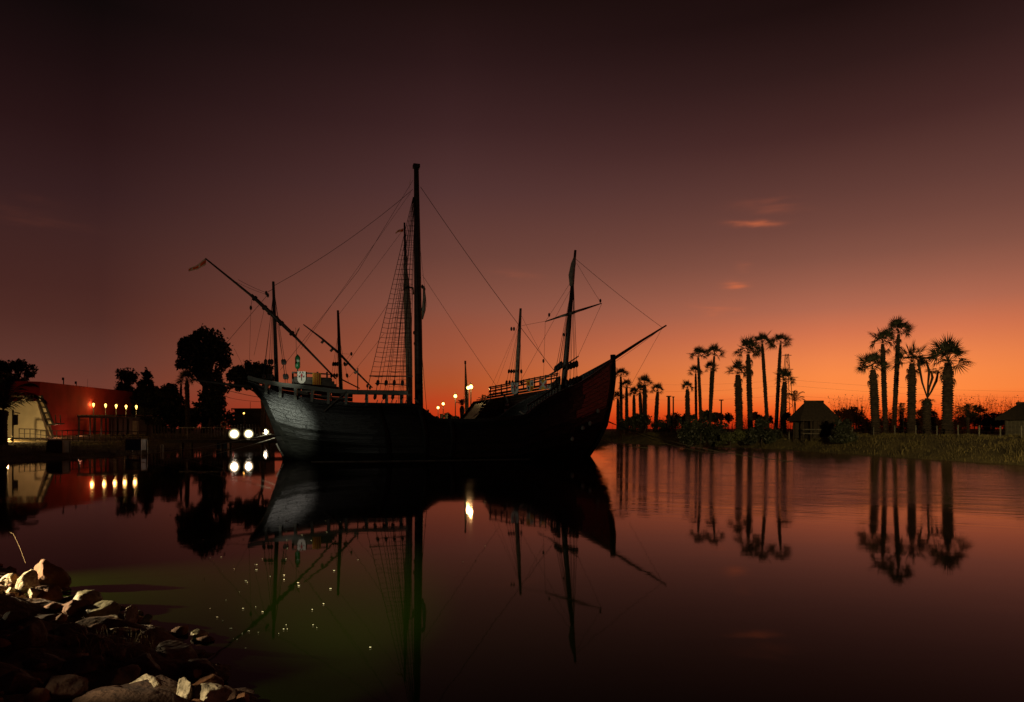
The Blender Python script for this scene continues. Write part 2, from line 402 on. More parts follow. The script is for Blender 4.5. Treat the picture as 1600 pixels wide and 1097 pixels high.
# ------------------------------------------------------------------ terrain
SHORE = np.array([(14, -6), (6, 0.3), (2, 1.6), (-0.6, 3.0), (-1.75, 4.75), (-2.3, 5.4), (-2.85, 6.2), (-3.6, 6.6), (-5.2, 7.9), (-7.3, 9.5), (-10, 11.3), (-17, 14.5),
         (-30, 22), (-37, 30), (-32, 35.5), (-28.2, 38), (-27.2, 44), (-27.5, 50), (-30, 60), (-29, 70), (-27, 78), (-15, 84), (0, 88), (8, 91), (13.8, 92), (16, 85),
         (18.5, 76), (23, 69.5), (24.8, 61), (24.7, 53), (25.6, 44), (26.4, 36), (28, 25), (30, 10), (34, -6)], dtype=float)
def sdist(x, y):
    """signed distance to the waterline, positive on land"""
    x = np.asarray(x, float); y = np.asarray(y, float)
    d = np.full(x.shape, 1e9); inside = np.zeros(x.shape, bool)
    n = len(SHORE)
    for i in range(n):
        ax, ay = SHORE[i]; bx, by = SHORE[(i + 1) % n]
        ex, ey = bx - ax, by - ay
        t = np.clip(((x - ax) * ex + (y - ay) * ey) / (ex * ex + ey * ey), 0, 1)
        d = np.minimum(d, np.hypot(x - ax - t * ex, y - ay - t * ey))
        c = ((ay > y) != (by > y)) & (x < ex * (y - ay) / (ey if ey else 1e-9) + ax)
        inside ^= c
    return np.where(inside, -d, d)
def sm(v, a, b):
    t = np.clip((v - a) / (b - a), 0, 1); return t * t * (3 - 2 * t)
def height(x, y):
    x = np.asarray(x, float); y = np.asarray(y, float)
    d = sdist(x, y)
    near = 1 - sm(y, 14, 24)
    right = sm(x, 8, 16) * sm(y, 0, 15)
    far = sm(y, 78, 90)
    slope = 0.085 * np.ones_like(x); cap = 1.22 * np.ones_like(x)
    slope = slope * (1 - far) + 0.35 * far
    slope = slope * (1 - right) + 0.52 * right; cap = cap * (1 - right) + 1.45 * right
    slope = slope * (1 - near) + 0.26 * near; cap = cap * (1 - near) + 0.85 * near
    h = cap * np.tanh(slope * np.maximum(d, 0) / cap)
    wob = (0.5 * np.sin(x * 1.7 + 1.3 * np.sin(y * 0.9)) + 0.5 * np.sin(y * 2.1 + x * 0.7) + 0.4 * np.sin(x * 4.3 - y * 3.1))
    h = h + wob * 0.035 * np.clip(d, 0, 1.5)
    h = np.where(d < 0, np.maximum(d * 0.5, -1.4), h)
    return h
def hz(x, y): return float(height(np.array([x]), np.array([y]))[0])
def ground_hit(px, py):
    """nearest ground (or water) point seen at this pixel"""
    D = np.concatenate([np.linspace(1.2, 20, 800), np.linspace(20, 160, 1200)])
    X = (px - 800) / F * D; Z = CAMH - (py - HY) / F * D
    h = np.maximum(height(X, D), 0.0)
    i = int(np.argmax(Z <= h))
    if not (Z <= h).any(): i = -1
    return Vector((X[i], D[i], h[i]))

def make_ground():
    def axis(lo, hi, step, ext, nlo, nhi):
        core = np.arange(lo, hi + 1e-6, step)
        a = lo - np.geomspace(step, ext, nlo)[::-1]; b = hi + np.geomspace(step, ext, nhi)
        return np.concatenate([a, core, b])
    xs = np.unique(np.concatenate([axis(-60, 60, 0.8, 2500, 16, 16), np.arange(-9, 3, 0.12)]))
    ys = np.unique(np.concatenate([axis(-8, 125, 0.8, 2500, 12, 18), np.arange(0, 12, 0.12)]))
    X, Y = np.meshgrid(xs, ys)
    Hh = height(X.ravel(), Y.ravel())
    # rubbly relief on the near bank
    xr, yr = X.ravel(), Y.ravel()
    nearm = np.where((xr > -11) & (xr < 6) & (yr < 14) & (yr > -4))[0]
    d = sdist(xr[nearm], yr[nearm])
    for k, i in enumerate(nearm):
        if d[k] > -0.6:
            Hh[i] += 0.16 * mnoise.fractal(Vector((xr[i] * 1.6, yr[i] * 1.6, 0)), 0.9, 2.1, 5) * min(1, max(0, d[k] + 0.6))
    P = np.stack([xr, yr, Hh], 1)
    nx, ny = len(xs), len(ys)
    i = np.arange(nx * ny).reshape(ny, nx)
    Q = np.stack([i[:-1, :-1].ravel(), i[:-1, 1:].ravel(), i[1:, 1:].ravel(), i[1:, :-1].ravel()], 1)
    cx = P[Q].mean(1)
    o = quick_mesh('ground', P, Q, M['ground'])
    o.data.materials.append(M['soil'])
    o.data.polygons.foreach_set('material_index', ((cx[:, 1] < 18) & (cx[:, 0] < 12) & (cx[:, 0] > -40)).astype(np.int32))
    o.data.polygons.foreach_set('use_smooth', np.ones(len(Q), bool))
    setp(o, kind='structure')
make_ground()

b = MB(); b.add([(-80, -20, 0), (80, -20, 0), (80, 120, 0), (-80, 120, 0)], [(0, 1, 2, 3)])
setp(b.build('water', M['water']), kind='structure')

# ------------------------------------------------------------------ ships
class Frame:
    """ship coordinates: s along the keel from stern to bow, w towards the viewer's side, z up"""
    def __init__(s, A, B):
        s.A = Vector((A[0], A[1], 0)); d = Vector((B[0] - A[0], B[1] - A[1], 0)); s.len = d.length
        s.d = d.normalized(); s.m = Vector((s.d.y, -s.d.x, 0))
    def W(s, a, w, z): return s.A + s.d * a + s.m * w + Vector((0, 0, z))
    def loc(s, px, py, w=0.0):
        k = (px - 800) / F
        D = (w + s.A.dot(s.m)) / (k * s.m.x + s.m.y)
        P = Vector((k * D, D, 0))
        return ((P - s.A).dot(s.d), w, CAMH - (py - HY) / F * D)
    def at(s, px, py, w=0.0): return s.W(*s.loc(px, py, w))

def interp(x, xs, ys): return float(np.interp(x, xs, ys))

class Hull:
    def __init__(s, fr, sheer_px, stern_px, stem_px, beam, zk=-0.8):
        s.fr = fr; s.zk = zk
        s.bu = [b[0] for b in beam]; s.bb = [b[1] for b in beam]
        st = sorted([(fr.loc(*p)[2], fr.loc(*p)[0]) for p in stern_px]); s.sz, s.ss = [a for a, _ in st], [b for _, b in st]
        st = sorted([(fr.loc(*p)[2], fr.loc(*p)[0]) for p in stem_px]); s.tz, s.ts = [a for a, _ in st], [b for _, b in st]
        s.s0 = fr.loc(*stern_px[0])[0]; s.s1 = fr.loc(*stem_px[0])[0]
        tab = []
        for px, py in sheer_px:
            w = 1.5
            for _ in range(6):
                a, _, z = fr.loc(px, py, w); w = s.B((a - s.s0) / (s.s1 - s.s0))
            tab.append(((a - s.s0) / (s.s1 - s.s0), z))
        tab.sort(); s.hu = [t[0] for t in tab]; s.hz = [t[1] for t in tab]
    def B(s, u): return interp(u, s.bu, s.bb)
    def sheer(s, u): return interp(u, s.hu, s.hz)
    def P(s, u, v, side=1, off=0.0, top=None):
        zt = s.sheer(u) if top is None else top
        z = s.zk + v * (zt - s.zk)
        a0 = interp(z, s.sz, s.ss); a1 = interp(z, s.tz, s.ts)
        a = a0 + (a1 - a0) * u
        e = abs(2 * u - 1) ** 4.2
        g_mid = interp(v, (0, .3, .6, .85, 1), (.72, .97, 1.04, 1.02, .97))
        g_end = interp(v, (0, .2, .36, .46, .6, .8, 1), (.03, .16, .48, .74, .86, .94, 1.0))
        w = s.B(u) * (g_mid * (1 - e) + g_end * e) + off
        return s.fr.W(a, side * w, z)

def build_hull(h, root, us, vs, m):
    b = MB()
    nu, nv = len(us), len(vs)
    for side in (1, -1):
        P = [h.P(u, v, side) for u in us for v in vs]
        fs = []
        for i in range(nu - 1):
            for j in range(nv - 1):
                q = (i * nv + j, (i + 1) * nv + j, (i + 1) * nv + j + 1, i * nv + j + 1)
                fs.append(q if side > 0 else q[::-1])
        b.add(P, fs)
    # transom and keel closing faces
    n1 = nu * nv
    b.f += [(j, j + 1, n1 + j + 1, n1 + j) for j in range(nv - 1)]
    b.f += [((nu - 1) * nv + j, n1 + (nu - 1) * nv + j, n1 + (nu - 1) * nv + j + 1, (nu - 1) * nv + j + 1) for j in range(nv - 1)]
    b.mi += [0] * (2 * (nv - 1))
    return b.build('hull', m, root, smooth=True)

def seg(root, name, pts, r, m, n=6):
    b = MB(); b.tube(pts, r, n); return b.build(name, m, root, smooth=n > 5)
def bar(root, name, a, bb, wd, ht, m):
    a, bb = Vector(a), Vector(bb); d = bb - a; X = d.normalized()
    up = Vector((0, 0, 1)) if abs(X.z) < 0.95 else Vector((1, 0, 0))
    Y = up.cross(X).normalized(); Z = X.cross(Y)
    b = MB(); b.box((a + bb) / 2, (d.length, wd, ht), ax=(X, Y, Z)); return b.build(name, m, root)

# ---- the near ship
fr1 = Frame((-15.9, 41.0), (7.0, 48.0))
ship = thing('sailing_ship', 'large dark wooden three masted sailing ship moored across the basin, nearest to the viewer', 'ship', fr1.W(11, 0, 0))
beam1 = [(-.05, 1.5), (0, 1.55), (.05, 2.0), (.12, 2.55), (.25, 3.05), (.4, 3.25), (.6, 3.25), (.74, 2.95), (.84, 2.2), (.92, 1.2), (.97, .55), (1.0, .14), (1.1, .1)]
sheer1 = [(386, 597), (400, 606), (416, 615), (440, 620), (470, 625), (506, 629), (542, 631), (600, 632), (634, 632), (645, 637), (668, 656), (740, 657), (795, 653), (822, 649),
          (836, 636), (858, 622), (880, 611), (905, 600), (926, 586), (949, 569), (958, 562)]
stern1 = [(386, 590), (391, 600), (398, 610), (411, 627), (416, 640), (423, 655), (440, 680), (456, 716), (460, 735)]
stem1 = [(956, 562), (957, 590), (955, 612), (951, 635), (945, 664), (932, 691), (917, 714), (902, 735)]
H1 = Hull(fr1, sheer1, stern1, stem1, beam1)
us = np.unique(np.concatenate([np.linspace(0, 1, 41), [.445, .452, .46]]))
vs_ = np.linspace(0, 1, 15)
hull = build_hull(H1, ship, us, vs_, M['tar'])
deck = MB()
dv = []
for u in us:
    zz = min(H1.sheer(u) - 0.35, 2.35 if .45 < u < .8 else 9)
    for sd in (1, -1):
        p = H1.P(u, 0.9, sd); q = H1.P(u, 0.9, -sd); dv.append((p * .97 + q * .03) * 1.0); dv[-1].z = zz
deck.add(dv, [(2 * i, 2 * i + 1, 2 * i + 3, 2 * i + 2) for i in range(len(us) - 1)])
deck.build('deck', M['wood'], ship)

# strakes: every plank of the visible side is its own piece
rng = random.Random(5)
NV = 16
v0s = [0.20 + (0.985 - 0.20) * (j / NV) ** 1.0 for j in range(NV + 1)]
for j in range(NV):
    cuts = [0.012] + sorted(((k + rng.uniform(.2, .8)) / 5.0) for k in range(4)) + [0.87 + rng.uniform(-.02, .02), 0.985]
    for k in range(len(cuts) - 1):
        ua, ub = cuts[k] + .0009, cuts[k + 1] - .0009
        if ub - ua < .02: continue
        n = max(3, int((ub - ua) * 26))
        th = 0.04 + rng.uniform(-.018, .022)
        g = 0.07 * (v0s[1] - v0s[0])
        va, vb = v0s[j] + g, v0s[j + 1] - g
        b = MB(); P = []
        for i in range(n + 1):
            u = ua + (ub - ua) * i / n
            wv = 0.004 * math.sin(u * 40 + j)
            for vv, off in ((va, 0.0), (va, th + .022), (vb, th - .008), (vb, 0.0)): P.append(H1.P(u, vv + wv * 0, 1, off))
        fs = []
        for i in range(n):
            for q in range(3): fs.append((i * 4 + q, (i + 1) * 4 + q, (i + 1) * 4 + q + 1, i * 4 + q + 1))
        fs += [(0, 1, 2, 3), (n * 4 + 3, n * 4 + 2, n * 4 + 1, n * 4)]
        b.add(P, fs)
        red = ua > 0.8 and j >= 7  # upper bow planks take the sunset glow as their colour
        b.build('plank', M['glow_wood'] if red else M['tar'], hull)
# wales: thick rubbing strakes along the side
for v, hgt, o_ in ((0.40, .18, .11), (0.56, .16, .10), (0.985, .14, .12)):
    b = MB(); P = []; n = 60
    for i in range(n + 1):
        u = 0.004 + 0.990 * i / n
        zt = H1.sheer(u); dv_ = hgt / (zt - H1.zk)
        for vv, off in ((v - dv_ / 2, 0.0), (v - dv_ / 2, o_), (v + dv_ / 2, o_), (v + dv_ / 2, 0.0)): P.append(H1.P(u, vv, 1, off))
    fs = []
    for i in range(n):
        for q in range(4): fs.append((i * 4 + q, (i + 1) * 4 + q, (i + 1) * 4 + (q + 1) % 4, i * 4 + (q + 1) % 4))
    fs += [(0, 1, 2, 3), (n * 4 + 3, n * 4 + 2, n * 4 + 1, n * 4)]
    b.add(P, fs); b.build('wale', M['tar'], ship)
# far-side bulwark rail, stempost, rudder
def rail_line(h, root, us_, side, off, wd, ht, m, lift=0.0, name='rail'):
    b = MB(); P = []
    for u in us_:
        for dw, dzz in ((-wd / 2, 0), (wd / 2, 0), (wd / 2, ht), (-wd / 2, ht)):
            p = h.P(u, 1.0, side, off + dw); p.z += lift + dzz; P.append(p)
    n = len(us_) - 1; fs = []
    for i in range(n):
        for q in range(4): fs.append((i * 4 + q, (i + 1) * 4 + q, (i + 1) * 4 + (q + 1) % 4, i * 4 + (q + 1) % 4))
    fs += [(0, 1, 2, 3), (n * 4 + 3, n * 4 + 2, n * 4 + 1, n * 4)]
    b.add(P, fs); return b.build(name, m, root)
rail_line(H1, ship, np.linspace(.0, .995, 50), -1, 0, .16, .10, M['tar'])
rail_line(H1, ship, np.linspace(.0, .998, 60), 1, -0.02, .22, .09, M['tar'])
st = [fr1.at(*p) for p in stem1]; st[0] += Vector((0, 0, .35))
seg(ship, 'stempost', [p + fr1.d * .08 for p in st], [.2, .2, .18, .17, .16, .15, .14, .14], M['tar'], 6)
b = MB(); rr = [fr1.at(414, 640), fr1.at(421, 655), fr1.at(430, 680), fr1.at(441, 716), fr1.at(444, 735)]
P = []
for i, p in enumerate(rr):
    q = p; p = p + fr1.d * (.25 + .14 * i)
    for c in (p, q):
        P.append(c + fr1.m * .07); P.append(c - fr1.m * .07)
fs = []
for i in range(len(rr) - 1):
    a = i * 4; c = a + 4
    fs += [(a, a + 2, c + 2, c), (a + 1, c + 1, c + 3, a + 3), (a + 2, a + 3, c + 3, c + 2), (a, c, c + 1, a + 1)]
fs += [(0, 1, 3, 2), (16, 18, 19, 17)]
b.add(P, fs); rud = b.build('rudder', M['pitch'], ship)
for (a_, b_) in (((432, 693), (438, 705)), ((439, 706), (443, 713))):
    seg(rud, 'draught_mark', [fr1.at(*a_, .12), fr1.at(*b_, .12)], .04, M['fender'], 4)

# open quarter rail with stanchions
W1 = lambda px, u: H1.B(u)
def near(px, py, extra=0.0, h=H1):
    w = 2.0
    for _ in range(5):
        a, _, z = h.fr.loc(px, py, w); w = h.B((a - h.s0) / (h.s1 - h.s0)) + extra
    return h.fr.W(a, w, z)
cap = [(388, 590), (402, 594), (416, 597), (440, 601), (469, 604), (500, 608), (524, 611), (560, 612.5), (600, 613), (637, 614)]
def swept(root, name, pts, wd, ht, m):
    b = MB(); P = []
    for i, p in enumerate(pts):
        t = (pts[min(i + 1, len(pts) - 1)] - pts[max(i - 1, 0)]).normalized()
        y = Vector((0, 0, 1)).cross(t).normalized()
        for a, c in ((-1, -1), (1, -1), (1, 1), (-1, 1)): P.append(p + y * (a * wd / 2) + Vector((0, 0, c * ht / 2)))
    n = len(pts) - 1; fs = []
    for i in range(n):
        for q in range(4): fs.append((i * 4 + q, (i + 1) * 4 + q, (i + 1) * 4 + (q + 1) % 4, i * 4 + (q + 1) % 4))
    fs += [(0, 1, 2, 3), (n * 4 + 3, n * 4 + 2, n * 4 + 1, n * 4)]
    b.add(P, fs); return b.build(name, m, root)
swept(ship, 'cap_rail', [near(*p) for p in cap], .20, .24, M['greywood'])
swept(ship, 'cap_rail', [H1.fr.W(fr1.loc(p[0], p[1], 0)[0] , -H1.B((fr1.loc(p[0], p[1])[0] - H1.s0) / (H1.s1 - H1.s0)), fr1.loc(p[0], p[1], 0)[2] + .1) for p in cap], .20, .22, M['greywood'])
for k in range(4):
    for x0, x1 in ((420, 470), (471, 520), (521, 556)):
        q0, q1 = [], []
        for x in (x0, x1):
            a_, _, z_ = fr1.loc(x, interp(x, [c_[0] for c_ in cap], [c_[1] for c_ in cap]), 0); w_ = -H1.B((a_ - H1.s0) / (H1.s1 - H1.s0)) + .12
            q0.append(fr1.W(a_, w_, z_ - .10 - .27 * k))
        bar(ship, 'bulwark_board', q0[0], q0[1], .06, .25, M['wood'])
for px, y0, y1 in ((416.5, 598, 616), (438.5, 601, 621), (462, 605, 625), (488, 608, 628), (513.5, 611, 631), (541, 613, 632), (573, 614, 633), (604, 614, 633), (627, 614, 633)):
    bar(ship, 'stanchion', near(px, y0, -.05), near(px, y1, -.05), .16, .16, M['greywood'])
# gear seen between the stanchions
for x0, x1, y0, y1, w in ((465, 482, 611, 618, .6), (468, 486, 621, 626, .5), (496, 516, 618, 622, .6), (520, 535, 621, 627, .5), (424, 436, 606, 612, .4)):
    a = fr1.at(x0, y1, w); c = fr1.at(x1, y0, w)
    b = MB(); b.box((a + c) / 2, (abs(c.x - a.x) + .2, .5, abs(c.z - a.z)), rz=math.atan2(fr1.d.y, fr1.d.x)); b.build('deck_locker', M['wood'], ship)
# diagonal timber on the quarter
seg(ship, 'brace', [near(541, 612, .12), near(506, 643, .16)], .045, M['wood'], 5)
# poop: planked side with a light rail above
pp = [(458, 597), (513, 602), (524, 610), (456, 606)]
for k in range(4):
    t0, t1 = k / 4 + .01, (k + 1) / 4 - .01
    a = fr1.at(457, 587.5 + 3.8 * k + 0, 1.6); c = fr1.at(519 + k * 3.5, 590.5 + 4.3 * k, 1.6)
    bar(ship, 'poop_plank', a - Vector((0, 0, .12)), c - Vector((0, 0, .12)), .08, .155, M['wood'])
for y in (582, 590):
    bar(ship, 'poop_rail', fr1.at(457, y - .5, 1.55), fr1.at(512, y + 2.2, 1.55), .06, .06, M['wood'])
for px in (457.5, 478, 496, 511):
    bar(ship, 'poop_post', fr1.at(px, 581, 1.5), fr1.at(px, 600, 1.5), .09, .09, M['wood'])
for y in (583, 589):
    bar(ship, 'poop_rail', fr1.at(460, y, -1.4), fr1.at(518, y + 2, -1.4), .06, .06, M['wood'])

# masts and spars
def mast(root, fr, top, bot, r0, r1, m, name='mast', w=0.0, n=10):
    a = fr.at(*top, w); c = fr.at(*bot, w)
    return seg(root, name, [c, c.lerp(a, .35), c.lerp(a, .7), a], [r1, r1 * .95, (r0 + r1) / 2, r0], m, n)
mz = mast(ship, fr1, (427, 440), (433, 615), .075, .125, M['spar'])
mm = mast(ship, fr1, (650.5, 260), (655, 660), .155, .275, M['spar'])
fm = mast(ship, fr1, (899, 391), (878, 630), .085, .19, M['spar'])
b = MB(); b.box(fr1.at(650.5, 260), (.42, .42, .22), .3); b.build('mast_cap', M['block'], ship)
b = MB(); b.tube([fr1.at(893, 447, .05), fr1.at(892.5, 430, .1), fr1.at(896, 412, .1), fr1.at(898, 402, .05)], [.13, .19, .17, .08], 8); b.build('furled_sail', M['canvas'], ship, True)
seg(ship, 'lateen_yard', [fr1.at(321, 404, .4), fr1.at(394, 463, .4), fr1.at(428, 494, .4), fr1.at(460, 525, .4), fr1.at(525, 592, .4)], [.045, .075, .09, .08, .05], M['spar'], 8)
seg(ship, 'yard_fish', [fr1.at(392.5, 461, .52), fr1.at(428, 494, .52), fr1.at(461.5, 526, .52)], [.10, .13, .10], M['spar'], 8)
for t in (.08, .3, .42, .56, .68, .92):
    p = fr1.at(392.5, 461, .45).lerp(fr1.at(461.5, 526, .45), t); d_ = (fr1.at(461.5, 526) - fr1.at(392.5, 461)).normalized()
    seg(ship, 'lashing', [p - d_ * .07, p + d_ * .07], .165, M['rope'], 8)
seg(ship, 'fore_yard', [fr1.at(852, 502.5, .3), fr1.at(880, 493, .3), fr1.at(912, 483, .3), fr1.at(940, 474, .3)], [.035, .08, .08, .035], M['wood'], 7)
seg(ship, 'furled_sail', [fr1.at(874, 495, .38), fr1.at(890, 490.5, .42), fr1.at(913, 482, .38)], [.05, .12, .05], M['canvas'], 7)
seg(ship, 'bowsprit', [fr1.at(930, 580), fr1.at(957, 562), fr1.at(1000, 534), fr1.at(1041, 508.5)], [.13, .12, .09, .055], M['spar'], 8)
seg(ship, 'sprit_yard', [fr1.at(840, 597, .5), fr1.at(872, 578, .5), fr1.at(904, 556.5, .5)], [.04, .07, .04], M['wood'], 6)
seg(ship, 'stern_boom', [fr1.at(398, 605, 0), fr1.at(350, 600, 0), fr1.at(303, 593.5, 0)], [.09, .07, .045], M['wood'], 7)

def line(root, fr, a, c, w0=0.0, w1=0.0, r=.014, m='rope', sg=0.0, name='rope', n=8):
    A = fr.at(*a, w0); C = fr.at(*c, w1)
    pts = sag(A, C, sg, n) if sg else [A, C]
    b = MB(); b.tube(pts, r, 4); return b.build(name, M[m], root)
def block(root, fr, p, w=0.0, r=.10, h=.28, m='block', name='block'):
    b = MB(); c = fr.at(*p, w)
    b.lathe(c - Vector((0, 0, h / 2)), [(r * .45, 0), (r, h * .3), (r, h * .7), (r * .45, h)], 7); return b.build(name, M[m], root)
for a, c, w0, w1, r, sg in (
    ((657, 292), (868, 582), 0, 0, .017, .25), ((645, 296), (429, 446), 0, 0, .013, .35), ((645, 282), (560, 423), -.2, -.4, .010, 0), ((560, 423), (438, 578), -.4, -1.0, .010, 0),
    ((642, 300), (470, 545), .1, .2, .008, 0), ((900, 405), (1035, 512), 0, 0, .014, .1), ((901, 411), (939, 473), .1, .3, .010, .05), ((940, 475), (903, 557), .3, .4, .010, 0),
    ((897, 432), (853, 501), .1, .3, .010, .03), ((852, 503), (849, 597), .3, .8, .009, 0), ((1034, 514), (983, 607), 0, 0, .010, 0), ((1033, 514), (960, 566), .05, .1, .011, .04),
    ((852, 502), (815, 509), .3, .2, .009, 0), ((893, 450), (800, 620), -.3, -1.5, .009, 0), ((660, 430), (781, 611), .1, 1.4, .010, .05),
    ((426, 452), (415, 458), .1, .2, .014, 0), ((415, 457), (372, 437), .2, .35, .010, .04), ((416, 460), (368, 440), .2, .4, .008, .05), ((418, 461), (352, 538), .2, .2, .011, 0),
    ((352, 538), (306, 592), .2, .05, .011, 0), ((394, 466), (392, 480), .4, .4, .010, 0), ((392, 483), (389, 590), .4, .6, .008, 0), ((414, 478), (397, 555), .3, .5, .008, 0),
    ((303, 593), (390, 589), 0, .8, .012, .05), ((303, 594), (412, 622), 0, 1.0, .014, .10), ((306, 596), (360, 622), 0, .6, .012, .08), ((360, 622), (414, 628), .6, 1, .009, .05),
    ((366, 545), (389, 590), .1, .4, .007, 0), ((650, 330), (667, 480), .5, .7, .008, 0), ((652, 470), (668, 655), .4, 2.6, .014, 0)):
    line(ship, fr1, a, c, w0, w1, r, 'rope', sg, 'stay')
for p, w in (((416, 458), .2), ((418.5, 461.5), .22), ((392, 481), .4), ((799, 514), 0), ((803, 514), .1), ((849, 564), 0), ((660, 448), .5), ((663, 452), .5), ((660, 484), .4), ((938, 470), .3), ((858, 492), .3), ((881, 523), .3)):
    block(ship, fr1, p, w, .075, .26)
# furled sail triced up beside the main mast
b = MB(); b.tube([fr1.at(662, 447, .5), fr1.at(663, 465, .55), fr1.at(662, 484, .5), fr1.at(660, 499, .45)], [.05, .11, .13, .04], 7); b.build('furled_sail', M['canvas'], ship, True)

# mizzen, fore and main shrouds
def shroud(root, fr, top, bot, w0, w1, r=.015, dead=None, m='rope', dk=1.0):
    line(root, fr, top, bot, w0, w1, r, m, 0, 'shroud')
    if dead:
        t0 = fr.at(*top, w0); t1 = fr.at(*bot, w1)
        for d in dead:
            b = MB(); c = t0.lerp(t1, d); dd = (t1 - t0).normalized()
            b.tube([c - dd * .17 * dk, c - dd * .09 * dk, c + dd * .09 * dk, c + dd * .17 * dk], [.05 * dk, .10 * dk, .10 * dk, .05 * dk], 7)
            b.build('deadeye', M['block'], root)
for bx, w in ((411, 1.9), (419, 2.0), (424, 2.1), (446, 2.3), (450, 2.4)):
    shroud(ship, fr1, (426.5 if bx < 430 else 429.5, 462), (bx, 600), .05, w, .012, (.76, .92))
for bx, w in ((410, -1.9), (447, -2.2)):
    shroud(ship, fr1, (426.5, 466), (bx, 596), -.05, w, .011)
for bx, by, w in ((862, 610, 2.0), (867, 606, 2.0), (872, 602, 2.0), (885, 606, 2.1), (891, 604, 2.0), (896.5, 602, 1.9), (902, 600, 1.8)):
    shroud(ship, fr1, (893.5 if bx < 880 else 896.5, 448), (bx, by), .05, w, .015, (.80, .955), 'rope', 1.35)
for bx, by, w in ((868, 604, -2.0), (889, 602, -2.0), (899, 600, -1.8)):
    shroud(ship, fr1, (895, 446), (bx, by), -.05, w, .010)
main_sh = [((645.5, 308), (570, 625)), ((646, 308), (585, 625)), ((646.5, 308), (599, 625)), ((647, 308), (613, 625)), ((647.5, 309), (627, 625)), ((648.5, 312), (640, 622))]
def sh_at(i, py):
    (tx, ty), (bx, by) = main_sh[i]; f = (py - ty) / (by - ty)
    return tx + (bx - tx) * f, .15 + (3.25 - .15) * f
for i, (t, bt) in enumerate(main_sh):
    shroud(ship, fr1, t, bt, .15, 3.25, .017, (.922, .985) if 0 < i < 5 else None)
py = 330.0; k = 0
while py < 592:
    pts = []
    i1 = 6 if py > 400 else 6
    for i in range(i1):
        x, w = sh_at(i, py); pts.append(fr1.at(x, py + (.6 if i % 2 else -.5) + rng.uniform(-.4, .4), w))
    b = MB(); b.tube(pts, .012, 4); b.build('ratline', M['rope'], ship)
    py += 7.6; k += 1
bar(ship, 'shroud_batten', fr1.at(577, 587.5, 2.9), fr1.at(645, 588, 2.9), .05, .07, M['wood'])
bar(ship, 'shroud_batten', fr1.at(586, 599, 3.05), fr1.at(637, 602, 3.05), .05, .06, M['wood'])
bar(ship, 'channel', near(566, 631, .2), near(642, 632, .2), .4, .09, M['tar'])
# far-side main shrouds
for i in range(5):
    line(ship, fr1, (647 + i * .4, 312), (592 + i * 11, 618), -.15, -3.1, .013, 'rope', 0, 'shroud')
py = 345.0
while py < 590:
    pts = []
    for i in range(5):
        f = (py - 312) / 306; pts.append(fr1.at(647 + i * .4 + (592 + i * 11 - 647 - i * .4) * f, py, -.15 - 2.95 * f))
    b = MB(); b.tube(pts, .010, 4); b.build('ratline', M['rope'], ship); py += 8.4

# bulwark steps, vertical fenders, hanging fenders, pins on the fore rail
for px, y0 in ((573, 632), (642, 640), (690, 658)):
    b = MB(); P = [near(px, y0 + (712 - y0) * i / 6, .16) for i in range(7)]
    b.tube([H1.P((fr1.loc(px, 660, 3.2)[0] - H1.s0) / (H1.s1 - H1.s0), .97 - .75 * i / 6, 1, .14) for i in range(7)], .14, 6); b.build('skid_timber', M['tar'], ship)
for px, py_ in ((931, 640), (918.5, 659), (909, 668), (896, 686)):
    u = (fr1.loc(px, py_, H1.B(.93))[0] - H1.s0) / (H1.s1 - H1.s0)
    best = min(((i / 40, j / 40) for i in range(30, 40) for j in range(8, 40)), key=lambda q: (lambda P: (800 + F * P.x / P.y - px) ** 2 + (HY - F * (P.z - CAMH) / P.y - py_) ** 2)(H1.P(q[0], q[1], 1, .12)))
    c = H1.P(best[0], best[1], 1, .14)
    b = MB(); b.lathe(c - Vector((0, 0, .16)), [(.03, 0), (.11, .06), (.13, .16), (.09, .26), (.03, .32)], 8); b.build('fender', M['fender'], ship, True)
line(ship, fr1, (819, 646), (820.5, 688), 2.9, 3.0, .02, 'palerope', 0, 'rope')
seg(ship, 'cleat', [near(812, 643, .15), near(818, 647, .15)], .05, M['fender'], 5)
for i in range(11):
    t = i / 10
    x = 824 + 46 * t; yb = 648 - 28 * t
    seg(ship, 'rail_post', [fr1.at(x, yb + 2, 2.6 - .3 * t), fr1.at(x + 1.5, yb - 14 - 4 * t, 2.6 - .3 * t)], .045, M['tar'], 5)
    if i % 2 == 0: seg(ship, 'belaying_pin', [fr1.at(x + 2, yb + 3, 2.8 - .3 * t), fr1.at(x + 3.5, yb - 3, 2.8 - .3 * t)], .035, M['fender'], 5)
bar(ship, 'fore_rail', fr1.at(824, 634, 2.6), fr1.at(873, 602, 2.3), .1, .1, M['tar'])
bar(ship, 'fore_rail', fr1.at(822, 646, 2.6), fr1.at(873, 616, 2.3), .1, .1, M['tar'])
for i in range(7):
    seg(ship, 'belaying_pin', [fr1.at(588 + i * 7.5, 631, 3.0), fr1.at(590 + i * 7.5, 625, 3.0)], .028, M['fender'], 5)
# windlass, bitts at the fore mast foot
for x, y0, y1 in ((862, 622, 598), (870, 618, 592), (886, 612, 596), (874, 616, 588)):
    bar(ship, 'bitt', fr1.at(x, y0, .8), fr1.at(x, y1, .8), .16, .16, M['wood'])
# waist timbers by the main mast
for a, c in (((648, 622), (672, 655)), ((640, 632), (668, 662))):
    seg(ship, 'plank_ramp', [fr1.at(*a, 2.4), fr1.at(*c, 2.4)], .06, M['wood'], 5)
for x in (669, 672):
    bar(ship, 'bitt', fr1.at(x, 658, 1.0), fr1.at(x, 640 if x == 669 else 645, 1.0), .1, .1, M['tar'])

